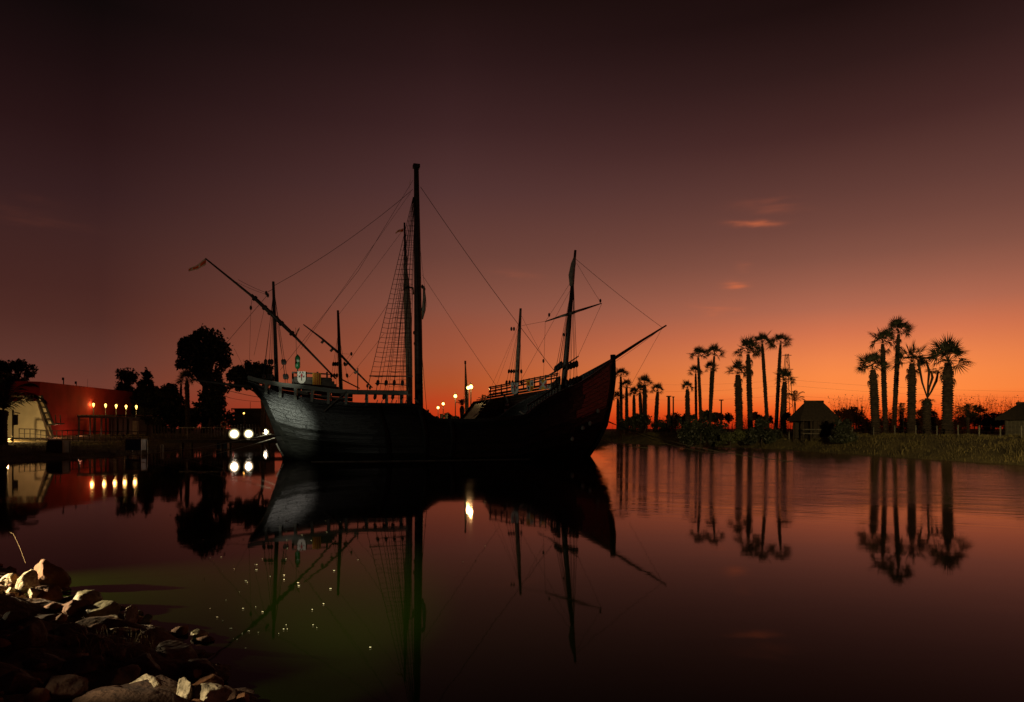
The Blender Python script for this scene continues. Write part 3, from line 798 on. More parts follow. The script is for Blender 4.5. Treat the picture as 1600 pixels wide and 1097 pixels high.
# stern lantern on its post
lan = MB(); c = fr1.at(465, 573, .5)
lan.lathe(c - Vector((0, 0, .16)), [(.02, 0), (.12, .06), (.16, .14), (.16, .42), (.15, .44)], 8)
LP = lan.build('lantern', M['green'], ship, True)
b = MB(); b.lathe(c + Vector((0, 0, .275)), [(.152, 0), (.152, .14)], 8); b.build('lantern_band', M['palegreen'], LP)
b = MB(); b.lathe(c + Vector((0, 0, .41)), [(.16, 0), (.165, .12), (.12, .22), (.03, .32), (.02, .34)], 8); b.build('lantern_cap', M['green'], LP)
seg(LP, 'lantern_post', [c - Vector((0, 0, .9)), c - Vector((0, 0, .12))], .035, M['wood'], 6)

# ---- the ship behind
fr2 = Frame((-17.0, 52.0), (6.6, 59.2))
ship2 = thing('sailing_ship', 'dark wooden sailing ship half hidden behind the nearest one, shields on its forecastle', 'ship', fr2.W(11, 0, 0))
beam2 = [(-.05, 1.4), (0, 1.5), (.1, 2.3), (.3, 2.9), (.6, 2.9), (.78, 2.5), (.9, 1.3), (1, .12), (1.1, .1)]
sheer2 = [(470, 620), (520, 632), (600, 652), (700, 659), (745, 659), (750, 650), (762, 624), (790, 620), (830, 616), (870, 611), (905, 606)]
H2 = Hull(fr2, sheer2, [(462, 618), (470, 640), (480, 670), (490, 712)], [(903, 606), (898, 640), (888, 680), (875, 712)], beam2)
us2 = np.unique(np.concatenate([np.linspace(0, 1, 31), [.64, .65, .66, .67, .68, .69]]))
hull2 = build_hull(H2, ship2, us2, np.linspace(0, 1, 9), M['tar'])
b = MB(); dv = []
for u in us2:
    for sd in (1, -1):
        p = H2.P(u, .9, sd); q = H2.P(u, .9, -sd); p = p * .97 + q * .03; p.z = H2.sheer(u) - .25; dv.append(p)
b.add(dv, [(2 * i, 2 * i + 1, 2 * i + 3, 2 * i + 2) for i in range(len(us2) - 1)]); b.build('deck', M['spar'], ship2)
# forecastle side: stacked boards over the hull top, curved edge towards the waist
edge = [(746, 645), (750, 636), (757, 625), (764, 614)]
top_l = [(764, 612), (790, 607), (822, 600), (852, 594), (872, 590)]
for k in range(7):
    t0, t1 = k / 7, (k + 1) / 7
    def ed(t): return interp(t, (0, .33, .66, 1), (747, 751, 757.5, 765)), interp(t, (0, 1), (646, 615))
    def rt(t): return 874, interp(t, (0, 1), (628, 596))
    a0, a1, c0, c1 = ed(t0 + .012), ed(t1 - .012), rt(t0 + .012), rt(t1 - .012)
    n = 6; P = []
    for i in range(n + 1):
        f = i / n
        lo = near(a0[0] + (c0[0] - a0[0]) * f, a0[1] + (c0[1] - a0[1]) * f, .04, H2); hi = near(a1[0] + (c1[0] - a1[0]) * f, a1[1] + (c1[1] - a1[1]) * f, .04, H2)
        P += [lo, hi, hi - fr2.m * .06, lo - fr2.m * .06]
    fs = []
    for i in range(n):
        for q in range(4): fs.append((i * 4 + q, (i + 1) * 4 + q, (i + 1) * 4 + (q + 1) % 4, i * 4 + (q + 1) % 4))
    fs += [(0, 1, 2, 3), (n * 4 + 3, n * 4 + 2, n * 4 + 1, n * 4)]
    b = MB(); b.add(P, fs); b.build('forecastle_board', M['spar'], ship2)
swept(ship2, 'forecastle_rail', [near(*p, 0, H2) for p in top_l], .14, .12, M['tar'])
swept(ship2, 'forecastle_rail', [near(x, y - 6.5, 0, H2) for x, y in top_l], .12, .10, M['tar'])
swept(ship2, 'forecastle_rail', [fr2.at(x, y - 4, -2.2) for x, y in top_l], .12, .10, M['tar'])
for i in range(13):
    f = i / 12; x = 766 + 104 * f; y = interp(x, [p[0] for p in top_l], [p[1] for p in top_l])
    bar(ship2, 'rail_post', near(x, y + 8, 0, H2), near(x, y - 8, 0, H2), .10, .10, M['tar'])
# white hawser down from the castle, curved pale ventilation pipe against its side
b = MB(); b.tube([fr2.at(774, 609, 2.8), fr2.at(768, 620, 2.9), fr2.at(760, 632, 2.95), fr2.at(750, 644, 3.0), fr2.at(739, 652, 3.0)], .035, 5); b.build('rope', M['palerope'], ship2)
pp = [(785, 615, 2.9), (788, 619, 3.0), (792, 622, 3.05), (793.5, 628, 3.05), (792, 634, 3.05), (790, 645, 3.05), (788, 655, 3.05)]
kn = seg(ship2, 'side_pipe', [fr2.at(*p) for p in pp], [.05, .07, .08, .09, .10, .12, .12], M['wood'], 7)
for y, x in ((633, 792.3), (641.5, 790.5)):
    seg(kn, 'pipe_band', [fr2.at(x + .2, y - 1.7, 3.05), fr2.at(x - .2, y + 1.7, 3.05)], .15, M['white'], 8)
# masts of the second ship
mast(ship2, fr2, (528, 485), (534, 640), .085, .16, M['spar'])
mast(ship2, fr2, (632, 348), (640, 655), .07, .22, M['spar'])
b = MB(); b.tube([fr2.at(632.5, 400, .25), fr2.at(635.5, 450, .4), fr2.at(637.5, 500, .42), fr2.at(639, 560, .4), fr2.at(641, 640, .3)], [.08, .25, .30, .28, .2], 9); b.build('furled_sail', M['canvas'], ship2, True)
mast(ship2, fr2, (813.5, 482), (805, 640), .10, .21, M['palespar'])
seg(ship2, 'lateen_yard', [fr2.at(474, 507, .4), fr2.at(503, 529, .4), fr2.at(530, 552, .4), fr2.at(558, 582, .4), fr2.at(582, 606, .4)], [.04, .08, .10, .08, .05], M['wood'], 7)
for t in (.27, .4, .52, .62, .75):
    p = fr2.at(474, 507, .4).lerp(fr2.at(582, 606, .4), t); d_ = (fr2.at(582, 606) - fr2.at(474, 507)).normalized()
    seg(ship2, 'lashing', [p - d_ * .09, p + d_ * .09], .13, M['palerope'], 7)
seg(ship2, 'boom', [fr2.at(530, 591, .5), fr2.at(562, 607, .5)], [.06, .05], M['wood'], 6)
bar(ship2, 'staff', fr2.at(559, 575, 1.0), fr2.at(559, 610, 1.0), .07, .07, M['wood'])
for bx, w in ((516, 2.0), (521, 2.1), (526, 2.2), (545, 2.2)):
    shroud(ship2, fr2, (528.5, 520), (bx, 600), .05, w, .011, (.62, .84))
for bx, w in ((790, 2.4), (795, 2.4), (800, 2.4), (815, 2.3)):
    shroud(ship2, fr2, (812.5, 500), (bx, 604), .05, w, .012, (.78, .94))
sh2 = [((634, 400), (604, 635)), ((634.5, 400), (613, 635)), ((635, 400), (622, 635)), ((635.5, 400), (630, 635)), ((636, 400), (637, 635))]
for t, bt in sh2: line(ship2, fr2, t, bt, .15, 2.9, .015, 'palerope', 0, 'shroud')
py = 420.0
while py < 625:
    pts = []
    for (tx, ty), (bx, by) in sh2:
        f = (py - ty) / (by - ty); pts.append(fr2.at(tx + (bx - tx) * f, py + rng.uniform(-.5, .5), .15 + 2.75 * f))
    b = MB(); b.tube(pts, .013, 4); b.build('ratline', M['palerope'], ship2); py += 5.6
for a, c, w0, w1, r in (((632, 356), (529, 492), 0, 0, .010), ((606, 475), (540, 572), .2, .6, .012), ((633, 380), (735, 570), 0, 0, .0), ((813, 490), (850, 560), 0, .5, .010),
                        ((812, 502), (752, 640), .1, 2.4, .010), ((811, 505), (762, 640), .1, 2.4, .010), ((601, 520), (545, 590), .5, 1.0, .010), ((548, 553), (530, 576), .2, .4, .009), ((530, 551), (550, 553), .1, .2, .008),
                        ((813, 486), (640, 560), 0, -.5, .0)):
    if r: line(ship2, fr2, a, c, w0, w1, r, 'rope', .05, 'stay')
seg(ship2, 'top_ring', [fr2.at(631, 452, .5), fr2.at(637, 448, .9), fr2.at(645, 450, .6), fr2.at(646, 460, .3)], [.06, .08, .08, .05], M['rope'], 6)
for p in ((549, 553), (574, 603), (578, 606), (640, 482), (647, 520), (648, 537)): block(ship2, fr2, p, .4, .09, .28)

# ---- shields and flags hung on the ships (each its own thing)
def shield(name, label, cat, fr, c, w, wd, ht, rows, ncol=8, tip=True, wave=0.0, mats=None, tilt=0.0):
    """rows: function (u,v)->material index; u,v in 0..1, v=0 at top"""
    o = fr.at(c[0], c[1], w)
    b = MB(); nr = 12; P = []
    for j in range(nr + 1):
        v = j / nr
        hw = wd / 2
        if tip and v > .62: hw = wd / 2 * math.sqrt(max(0.02, 1 - ((v - .62) / .38) ** 2))
        for i in range(ncol + 1):
            u = i / ncol
            P.append(o + fr.d * ((u - .5) * 2 * hw) + Vector((0, 0, ht * (.5 - v))) + fr.m * (wave * math.sin(u * 9 + v * 2) + .05 + tilt * v))
    nf = len(P)
    back = [p - fr.m * .025 for p in P]
    fs = []; mi = []
    w1 = ncol + 1
    for j in range(nr):
        for i in range(ncol):
            q = (j * w1 + i, (j + 1) * w1 + i, (j + 1) * w1 + i + 1, j * w1 + i + 1)
            fs.append(q); mi.append(rows((i + .5) / ncol, (j + .5) / nr))
            fs.append(tuple(nf + k for k in q[::-1])); mi.append(mi[-1])
    border = [i for i in range(w1)] + [j * w1 + ncol for j in range(1, nr + 1)] + [nr * w1 + i for i in range(ncol - 1, -1, -1)] + [j * w1 for j in range(nr - 1, 0, -1)]
    for k in range(len(border)):
        a, c2 = border[k], border[(k + 1) % len(border)]
        fs.append((a, c2, nf + c2, nf + a)); mi.append(0)
    b.v = [tuple(p) for p in P + back]; b.f = fs; b.mi = mi
    ob = b.build(name, mats, None, origin=o)
    return setp(ob, label, cat)
def arms(u, v):
    r = math.hypot((u - .5) * 1.0, (v - .33) * 1.25)
    if r < .17: return 1
    if .24 < r < .38 and (math.sin(math.atan2(v - .33, u - .5) * 5) > -.1): return 2
    if abs(u - .5) < .05 and .6 < v < .75: return 2
    return 0
shield('shield', 'white shield with red emblem on the nearest ship\'s poop, left of the striped flag', 'shield', fr1, (471.2, 590), 1.68, .46, .72, arms, 14, mats=[M['white'], M['redpaint'], M['darkpaint']])
shield('shield', 'white shield with red emblem on the rear ship\'s forecastle below the pale mast', 'shield', fr2, (804, 607), 2.75, .62, .92, arms, 14, mats=[M['white'], M['redpaint'], M['darkpaint']])
shield('striped_flag', 'yellow and red vertically striped flag draped over the poop rail', 'flag', fr1, (495, 592), 1.68, .48, .70, lambda u, v: 1 if int(u * 9) % 2 else 0, 18, False, .012, [M['yellow'], M['redcloth']])
def quarters(u, v):
    left, up = u < .5, v < .5
    if left == up:
        return 2 if abs(u - (.25 if left else .75)) < .09 and abs(v - (.27 if up else .72)) < .11 else 1
    return 3 if abs(u - (.75 if not left else .25)) < .09 and abs(v - (.27 if up else .68)) < .13 else 0
shield('quartered_shield', 'quartered white and yellow shield in the middle of the rear ship\'s forecastle rail', 'shield', fr2, (828, 603), 2.65, .60, .88, quarters, 14, mats=[M['whitecloth'], M['yellow'], M['redpaint'], M['darkpaint']])
def saltire(u, v):
    return 0 if abs(u - v) < .13 or abs(1 - u - v) < .13 else (1 if abs(u - .5) < abs(v - .5) else 2)
shield('saltire_flag', 'yellow and red flag with a white diagonal cross draped on the rear ship\'s forecastle rail', 'flag', fr2, (848, 601), 2.5, .66, .80, saltire, 14, False, .02, [M['whitecloth'], M['yellow'], M['redcloth']])
shield('cloth_drape', 'crumpled off-white cloth draped beside the diagonal cross flag at the fore mast', 'cloth', fr2, (860, 605), 2.4, .75, .30, lambda u, v: 1 if (u * 3 + v * 2) % 1 < .2 else 0, 12, False, .05, [M['whitecloth'], M['darkpaint']])
def pennant(label, fr, hoist, fly, w, ht, seed):
    o = fr.at(*hoist, w); e = fr.at(*fly, w)
    b = MB(); n = 9; P = []
    for i in range(n + 1):
        t = i / n; c = o.lerp(e, t) + fr.m * (.10 * math.sin(t * 7 + seed)) - Vector((0, 0, .06 * math.sin(t * 5 + seed)))
        hh = ht * (1 - .55 * t) / 2
        for q in range(5): P.append(c + Vector((0, 0, hh * (1 - q / 2))) + fr.m * (.03 * math.sin(t * 6 + q)))
    fs = []; mi = []
    for i in range(n):
        for q in range(4):
            fs.append((i * 5 + q, i * 5 + q + 1, (i + 1) * 5 + q + 1, (i + 1) * 5 + q)); mi.append(0 if (q in (1, 2) and i % 4 < 3) else 1)
    b.v = [tuple(p) for p in P]; b.f = fs; b.mi = mi
    return setp(b.build('pennant', [M['pennant_red'], M['pennant_white']], None, origin=o), label, 'flag')
pennant('red and white pennant streaming from the tip of the long slanting stern yard', fr1, (322, 408), (295, 424), .4, .40, 0)
pennant('small yellow and red pennant hanging beside the top of the tallest mast', fr1, (641, 275), (640, 304), .2, .3, 1)
pennant('little orange pennant on the thin masthead just left of the tallest mast', fr2, (630, 359), (618, 364), .1, .28, 2)
pennant('small red and white pennant above the green stern lantern', fr1, (462, 527), (468, 511), .3, .32, 3)
st_ = MB(); st_.tube([fr1.at(464, 566, .5), fr1.at(463, 548, .4), fr1.at(462, 512, .3)], .012, 4); st_.build('pennant_staff', M['palerope'], ship)

# ---- pale mast of a third vessel in the gap, canvas cone beside it
p0 = V(730, 664, 72); p1 = V(727, 566, 72)
t = thing('bare_mast', 'pale bare mast tapering upward behind the low waist, beside the brightest street lamp', 'mast', (p0.x, p0.y, 1.2))
seg(t, 'pole', [p0 - Vector((0, 0, .6)), p0.lerp(p1, .3), p0.lerp(p1, .7), p1], [.22, .20, .13, .06], M['palespar'], 9)
seg(t, 'mast_cap', [p1 - Vector((0, 0, .2)), p1 + Vector((0, 0, .15))], .10, M['block'], 8)
for x in (722.5, 733.5): seg(t, 'stay', [V(727.5, 580, 72), V(x, 662, 71.6)], .014, M['palerope'], 4)
q = V(720, 662, 70)
t = thing('canvas_cone', 'brown conical canvas cover standing left of the pale bare mast', 'cover', (q.x, q.y, 1.2))
b = MB(); b.lathe((q.x, q.y, 1.1), [(.75, 0), (.62, .35), (.38, 1.0), (.16, 1.7), (.03, 2.0)], 10); b.build('cover', M['canvas'], t, True)
seg(t, 'ridge_seam', [Vector((q.x - .7, q.y - .3, 1.15)), Vector((q.x, q.y - .02, 3.1))], .03, M['palerope'], 5)
for i, (x, y, D_, lab) in enumerate(((690, 648, 66, 'dark stub post behind the waist, left of the other stub post'), (697, 647, 66, 'dark stub post behind the waist, right of the other stub post'))):
    q = V(x, 664, D_)
    t = thing('mooring_post', lab, 'post', (q.x, q.y, hz(q.x, q.y)))
    seg(t, 'post', [Vector((q.x, q.y, -.6)), V(x, y, D_)], .16, M['wood'], 8)
    seg(t, 'post_cap', [V(x, y, D_), V(x, y - 1.2, D_)], .19, M['darkconcrete'], 8)

# ------------------------------------------------------------------ lamps
def point(name, parent, loc, power, col, r=.12):
    l = bpy.data.lights.new(name, 'POINT'); l.energy = power; l.color = col; l.shadow_soft_size = r
    o = bpy.data.objects.new(name, l); COL.objects.link(o); o.parent = parent
    o.location = Vector(loc) - ORG[parent.name]
    return o
def street_lamp(px, py, D, label, power, globe=.14):
    c = V(px, py, D); g = max(hz(c.x, c.y), 0.0)
    t = thing('street_lamp', label, 'street lamp', (c.x, c.y, g), 'street lamps receding along the quay')
    b = MB(); b.lathe((c.x, c.y, g - .3), [(.14, 0), (.14, .7), (.09, .8), (.06, 1.0), (.05, c.z - g - .15 + .3)], 8); b.build('pole', M['iron'], t)
    b = MB(); b.lathe(c - Vector((0, 0, globe)), [(globe * .5, 0), (globe, globe * .6), (globe, globe * 1.4), (globe * .5, globe * 2)], 10); b.build('globe', M['street_glow'], t, True)
    b = MB(); b.lathe(c + Vector((0, 0, globe)), [(globe * .75, 0), (globe * .5, .10), (.03, .16), (.02, .34)], 8); b.build('lamp_cap', M['iron'], t)
    b = MB(); b.lathe(c - Vector((0, 0, globe + .12)), [(.05, 0), (globe * .6, .115)], 8); b.build('lamp_collar', M['iron'], t)
    point('lamp_light', t, c - Vector((0, .4, 0)), power, (1.0, .62, .22), .15)
street_lamp(735.8, 604.5, 62, 'brightest street lamp, right of the pair of glowing globes beside the pale mast', 260, .17)
street_lamp(731.5, 606, 66, 'street lamp just behind and left of the brightest one, against the pale mast', 180, .15)
street_lamp(711.5, 619, 78, 'street lamp standing alone between the two dim ones and the bright pair', 220, .17)
street_lamp(692.5, 631, 100, 'small far street lamp, second from the left of the receding row', 180, .18)
street_lamp(684.5, 637, 118, 'smallest and leftmost street lamp of the row, next to the tall mast', 180, .20)
q = V(378, 640, 88)
t = thing('path_lamp', 'tiny orange lamp on a thin post above the two big floodlights', 'lamp', (q.x, q.y, hz(q.x, q.y)))
c = V(381, 647, 88)
seg(t, 'post', [Vector((c.x, c.y, 1.0)), c], .04, M['iron'], 6); b = MB(); b.lathe(c, [(.05, 0), (.1, .06), (.1, .14), (.04, .2)], 8); b.build('bulb', M['lamp_glow'], t)

def floodlight(px, py, D, r, label):
    c = V(px, py, D); base = 0.95 if D < 70 else hz(c.x, c.y)
    t = thing('floodlight', label, 'floodlight', (c.x, c.y, base), 'floodlights behind the stern')
    seg(t, 'bracket', [Vector((c.x, c.y + .22, base)), c + Vector((0, .22, -r * .8))], .05, M['iron'], 6)
    to = (Vector((0, 0, CAMH)) - c).normalized()
    b = MB()
    P0 = c; b.tube([P0 - to * .28, P0 - to * .2, P0], [r * .5, r * .95, r * 1.1], 14); b.build('housing', M['iron'], t)
    u_ = to.cross(Vector((0, 0, 1))).normalized(); w_ = u_.cross(to)
    for k, (ra, rb, mm) in enumerate(((0, .58, 'flood_glow'), (.585, .76, 'halo_mid'), (.765, .92, 'halo_rim'), (.925, 1.06, 'halo_edge'))):  # bright lens disc, then rings that paint its fading halo
        b = MB(); P = []
        for i in range(20):
            a_ = 2 * math.pi * i / 20; dv_ = u_ * math.cos(a_) + w_ * math.sin(a_)
            P += [P0 + to * (.03 - .006 * k) + dv_ * (r * ra), P0 + to * (.024 - .006 * k) + dv_ * (r * rb)]
        fs = [(2 * i, 2 * i + 1, (2 * i + 3) % 40, (2 * i + 2) % 40) for i in range(20)]
        if k == 0: P = [P[2 * i + 1] for i in range(20)]; fs = [tuple(range(20))]
        b.add(P, fs); b.build('lens' if k == 0 else 'halo_ring', M[mm], t)
floodlight(366, 678, 60, .46, 'largest blazing floodlight on the jetty, left of the three')
floodlight(388.5, 678, 60.5, .42, 'blazing floodlight in the middle of the three, on the jetty')
floodlight(415, 675, 88, .44, 'smaller blazing floodlight nearest to the ship\'s stern')
# jetty carrying them
q = V(385, 690, 61)
t = thing('jetty', 'low dark wooden jetty under the two big floodlights', 'jetty', (q.x, q.y, 0))
for i in range(9):
    b = MB(); b.box((-30.5 + i * 1.35 + .6, 61, .87), (1.3, 2.2, .12)); b.build('deck_board', M['wood'], t)
for x in (-29, -25.5, -22, -19.5):
    for y in (60.1, 61.9): seg(t, 'pile', [Vector((x, y, -1.2)), Vector((x, y, .81))], .12, M['wood'], 7)
for y in (60.0, 62.0): bar(t, 'beam', (-30.5, y, .74), (-18.8, y, .74), .14, .16, M['wood'])
for x0 in (-29.5, -26.2, -22.9, -19.6): seg(t, 'rail_post', [Vector((x0, 62.0, .93)), Vector((x0, 62.0, 2.0))], .035, M['steel'], 6)
seg(t, 'handrail', [Vector((-30.2, 62.0, 2.0)), Vector((-19.4, 62.0, 2.0))], .03, M['steel'], 6)
# lifebuoy on a stake
c = V(351, 663, 64)
t = thing('lifebuoy', 'orange and white lifebuoy hung on a stake left of the floodlights', 'lifebuoy', (c.x, c.y, hz(c.x, c.y)))
b = MB(); P = []; n = 20; mth = 6
for i in range(n):
    a = 2 * math.pi * i / n; cc = c + Vector((math.cos(a) * .26, -.1, math.sin(a) * .26))
    for k in range(mth):
        e = 2 * math.pi * k / mth; P.append(cc + Vector((math.cos(a) * math.cos(e) * .075, math.sin(e) * .075, math.sin(a) * math.cos(e) * .075)))
b.v = [tuple(p) for p in P]
for i in range(n):
    for k in range(mth): b.f.append((i * mth + k, ((i + 1) % n) * mth + k, ((i + 1) % n) * mth + (k + 1) % mth, i * mth + (k + 1) % mth)); b.mi.append(1 if i % 5 == 0 else 0)
b.build('ring', [M['orange'], M['white']], t, True)
seg(t, 'stake', [Vector((c.x, c.y, -.3)), c + Vector((0, 0, .3))], .05, M['wood'], 6)

# ------------------------------------------------------------------ palms
def fan_mesh(seed, droop):
    r = random.Random(seed); b = MB()
    Lp = .72
    b.tube([(0, 0, 0), (Lp * .5, 0, .03), (Lp, 0, 0)], [.02, .016, .012], 4)
    n = 17
    for i in range(n):
        a = math.radians(-105 + 210 * i / (n - 1) + r.uniform(-3, 3))
        L_ = (.80 - .16 * abs(a) / 2.06) * r.uniform(.85, 1.06)
        d = Vector((math.cos(a), math.sin(a), 0)); s_ = Vector((-math.sin(a), math.cos(a), 0))
        base = Vector((Lp, 0, 0)); w = .034
        fold = abs(math.sin(a)) * .10
        k1 = base + d * L_ * .45 + Vector((0, 0, fold - droop * .06)); tip = base + d * L_ + Vector((0, 0, fold - droop * (.35 + .25 * r.random())))
        b.add([base, k1 + s_ * w, tip, k1 - s_ * w], [(0, 1, 2, 3)])
    me = bpy.data.meshes.new('fan_frond'); me.from_pydata([tuple(v) for v in b.v], [], b.f); me.materials.append(M['frond']); me.update(); return me
FANS = [fan_mesh(i, d) for i, d in enumerate((.08, .2, .36, .6))]
def link_part(name, me, parent, loc, rot, sc):
    o = bpy.data.objects.new(name, me); COL.objects.link(o); o.parent = parent
    o.location = Vector(loc) - ORG[parent.name]; o.rotation_euler = rot; o.scale = (sc, sc, sc); ORG[o.name] = Vector(loc)
    return o
def shaggy(path, rad, seed, jag=.30, n=11, m='trunk'):
    """palm trunk with ragged leaf bases"""
    r = random.Random(seed); pts = [Vector(p) for p in path]
    L_ = sum((pts[i + 1] - pts[i]).length for i in range(len(pts) - 1)); nr = max(8, int(L_ / .09))
    cum = [0]
    for i in range(len(pts) - 1): cum.append(cum[-1] + (pts[i + 1] - pts[i]).length)
    b = MB(); vs = []; fs = []
    for j in range(nr + 1):
        s = L_ * j / nr
        c = Vector([interp(s, cum, [p[k] for p in pts]) for k in range(3)])
        rr = interp(j / nr, [q[0] for q in rad], [q[1] for q in rad])
        for k in range(n):
            a = 2 * math.pi * (k + .5 * (j % 2)) / n
            jr = rr * (1 + (jag * r.uniform(.2, 1.3) if j % 2 else -jag * .5 * r.random())) 
            vs.append(c + Vector((math.cos(a) * jr, math.sin(a) * jr, (-.05 if j % 2 else 0) * r.random())))
    for j in range(nr):
        for k in range(n):
            k2 = (k + 1) % n; fs.append((j * n + k, j * n + k2, (j + 1) * n + k2, (j + 1) * n + k))
    fs.append(tuple(range(n))[::-1]); fs.append(tuple(nr * n + k for k in range(n)))
    b.add(vs, fs); return b
def fan_palm(crown, base, D, cr, tw, label, group, seed, nf=19, low=-12, lean=None):
    r = random.Random(seed)
    top = V(crown[0], crown[1], D); bx = V(base[0], base[1], D); g = max(hz(bx.x, D), .0)
    root = Vector((bx.x, D, g))
    t = thing('fan_palm', label, 'palm tree', root, group)
    R = cr / F * D; rt = tw / F * D / 2
    mid = root.lerp(top, .5) + Vector((lean or 0, 0, 0))
    shaggy([root - Vector((0, 0, .25)), mid, top], [(0, rt * 1.35), (.08, rt * 1.12), (.3, rt), (.55, rt * 1.04), (.88, rt * .9), (1, rt * .62)], seed).build('trunk', M['trunk'], t)
    for i in range(nf):
        az_ = i * 2.39996 + r.uniform(-.3, .3)
        f = (i + .5) / nf
        e = math.radians(82 - (82 - low) * f ** 1.25 + r.uniform(-9, 9))
        me = FANS[min(3, int(f * 3.2 + r.random() * .8))]
        s_ = R / 1.52 * r.uniform(.72, 1.18)
        o = link_part('frond', me, t, top + Vector((0, 0, .05)), (r.uniform(-1.1, 1.1), -e, az_), s_)
    if tw >= 6.5 or seed in (27, 12):
        for i in range(9):
            f = i / 9
            o = link_part('dead_frond', DEAD, t, top.lerp(root, .02 + .07 * (i % 3)), (r.uniform(-.6, .6), math.radians(r.uniform(48, 74)), i * 2.39996 + r.uniform(-.4, .4)), R / 1.52 * r.uniform(.45, .75))
    return t
DEAD = fan_mesh(9, 1.0); DEAD.materials[0] = M['deadfrond']
G1, G2, G3 = 'fan palms on the right bank', 'fan palms in the middle of the right bank', 'fan palms behind the bow'
fan_palm((1364, 578), (1369, 678), 56, 31, 11.5, 'leftmost palm of the right cluster, short with a thick shaggy trunk', G1, 11)
fan_palm((1379, 537), (1384, 676), 59, 28, 7, 'slender tall palm, second from the left in the right cluster', G1, 12)
fan_palm((1404, 522), (1396, 676), 60, 28, 6.5, 'tallest palm of the right cluster, slender and leaning right', G1, 13)
fan_palm((1425, 567), (1424, 678), 55, 33, 11, 'straight shaggy palm in the right cluster just left of the withered branching tree', G1, 14)
fan_palm((1481, 566), (1480, 680), 52, 43, 14, 'rightmost palm, with the thickest trunk and the widest crown', G1, 15, 22)
fan_palm((1091, 558), (1096, 655), 82, 19, 4.6, 'left palm of the tall slim pair in the middle of the bank', G2, 21)
fan_palm((1116, 556), (1108, 655), 82, 19, 4.6, 'right palm of the tall slim pair in the middle of the bank', G2, 22)
fan_palm((1087, 583), (1088, 655), 86, 16, 3.8, 'shorter palm standing behind the left one of the slim pair', G2, 23)
fan_palm((1111, 579), (1108.5, 655), 87, 16, 3.8, 'shorter palm standing behind the right one of the slim pair', G2, 24)
fan_palm((1074, 608), (1075, 660), 80, 15, 7, 'short stout palm left of the slim pair', G2, 25, low=0)
fan_palm((1153, 585), (1156, 672), 72, 25, 10.5, 'stout shaggy palm with a wide trunk, left of the tall mid cluster', G2, 26)
fan_palm((1169, 553), (1173, 668), 74, 29, 7.5, 'tall palm with a full crown, next right of the stout mid cluster one', G2, 27)
fan_palm((1191, 537), (1200, 665), 74, 24, 5.2, 'slender palm leaning left, second from the right in the mid cluster', G2, 28)
fan_palm((1219.5, 538), (1212, 665), 74, 23, 5.2, 'slender palm leaning right, highest of the mid cluster on its right side', G2, 29)
fan_palm((1226, 596), (1223, 665), 71, 22, 8.5, 'short palm under the right leaning slender one, beside the lattice pylon', G2, 30, low=-10)
for x, y, bx, D_, cr, tw, lab, sd in ((970, 584, 971, 96, 12, 4.5, 'tallest palm right beside the ship\'s bow', 31), (979, 601, 979.5, 96, 12, 5, 'palm second right of the ship\'s bow', 32),
        (965.5, 619, 966, 94, 11, 5, 'short palm closest to the ship\'s bow', 33), (1007, 597, 1008, 95, 14, 6.5, 'fullest palm of the group behind the bow', 34),
        (1000, 609, 1003, 97, 12, 5.5, 'palm half hidden left of the fullest one behind the bow', 35), (990.5, 613, 991, 98, 11, 5, 'low palm between the bow pair and the fullest one', 36),
        (1027.5, 608, 1024, 95, 12, 6, 'rightmost palm of the group behind the bow, leaning right', 37)):
    fan_palm((x, y + 4), (bx, 664), D_, cr * 1.25, tw, lab, G3, sd, 18)
fan_palm((283, 600), (281, 672), 96, 8, 4, 'small palm crown rising out of the dark grove on the left', 'palms of the left grove', 41, 16)
fan_palm((292, 594), (294, 672), 88, 18, 6.5, 'palm with a bare pale trunk in front of the big round tree', 'palms of the left grove', 42, 28)

# feather palms
def feather_mesh(seed):
    r = random.Random(seed); b = MB(); n = 15; pts = []
    for i in range(n + 1):
        t = i / n; pts.append(Vector((1.0 * math.sin(t * 1.45) / math.sin(1.45), 0, .34 * math.sin(t * 2.5) - .22 * t * t)))
    b.tube(pts, [.018 * (1 - .8 * i / n) for i in range(n + 1)], 4)
    for i in range(1, n + 1):
        for q in (0, .5):
            t = min(1, (i - q) / n); p = pts[i - 1].lerp(pts[i], 1 - q); L_ = .34 * math.sin(math.pi * (0.12 + .8 * t)) + .03
            for sd in (1, -1):
                tip = p + Vector((L_ * .55, sd * L_ * .75, -L_ * .45 * r.uniform(.6, 1.4)))
                md = p.lerp(tip, .4) + Vector((.012, 0, .02))
                b.add([p, md + Vector((.016, 0, 0)), tip, md - Vector((.016, 0, 0))], [(0, 1, 2, 3)])
    me = bpy.data.meshes.new('feather_frond'); me.from_pydata([tuple(v) for v in b.v], [], b.f); me.materials.append(M['frond']); me.update(); return me
FEATH = [feather_mesh(i) for i in range(3)]
def feather_palm(crown, base, D, cr, tw, label, seed, nf=24, low=-10, name='date_palm'):
    r = random.Random(seed); top = V(*crown, D); bx = V(*base, D); root = Vector((bx.x, D, max(hz(bx.x, D), 0)))
    t = thing(name, label, 'palm tree', root)
    rt = tw / F * D / 2
    shaggy([root - Vector((0, 0, .25)), root.lerp(top, .5), top], [(0, rt * 1.25), (.2, rt), (.75, rt), (.92, rt * 1.35), (1, rt * .7)], seed, .14).build('trunk', M['trunk'], t)
    for i in range(nf):
        f = (i + .5) / nf; e = math.radians(80 - (80 - low) * f + r.uniform(-8, 8))
        link_part('frond', FEATH[i % 3], t, top, (r.uniform(-.3, .3), -e, i * 2.39996 + r.uniform(-.3, .3)), cr / F * D * r.uniform(.85, 1.1))
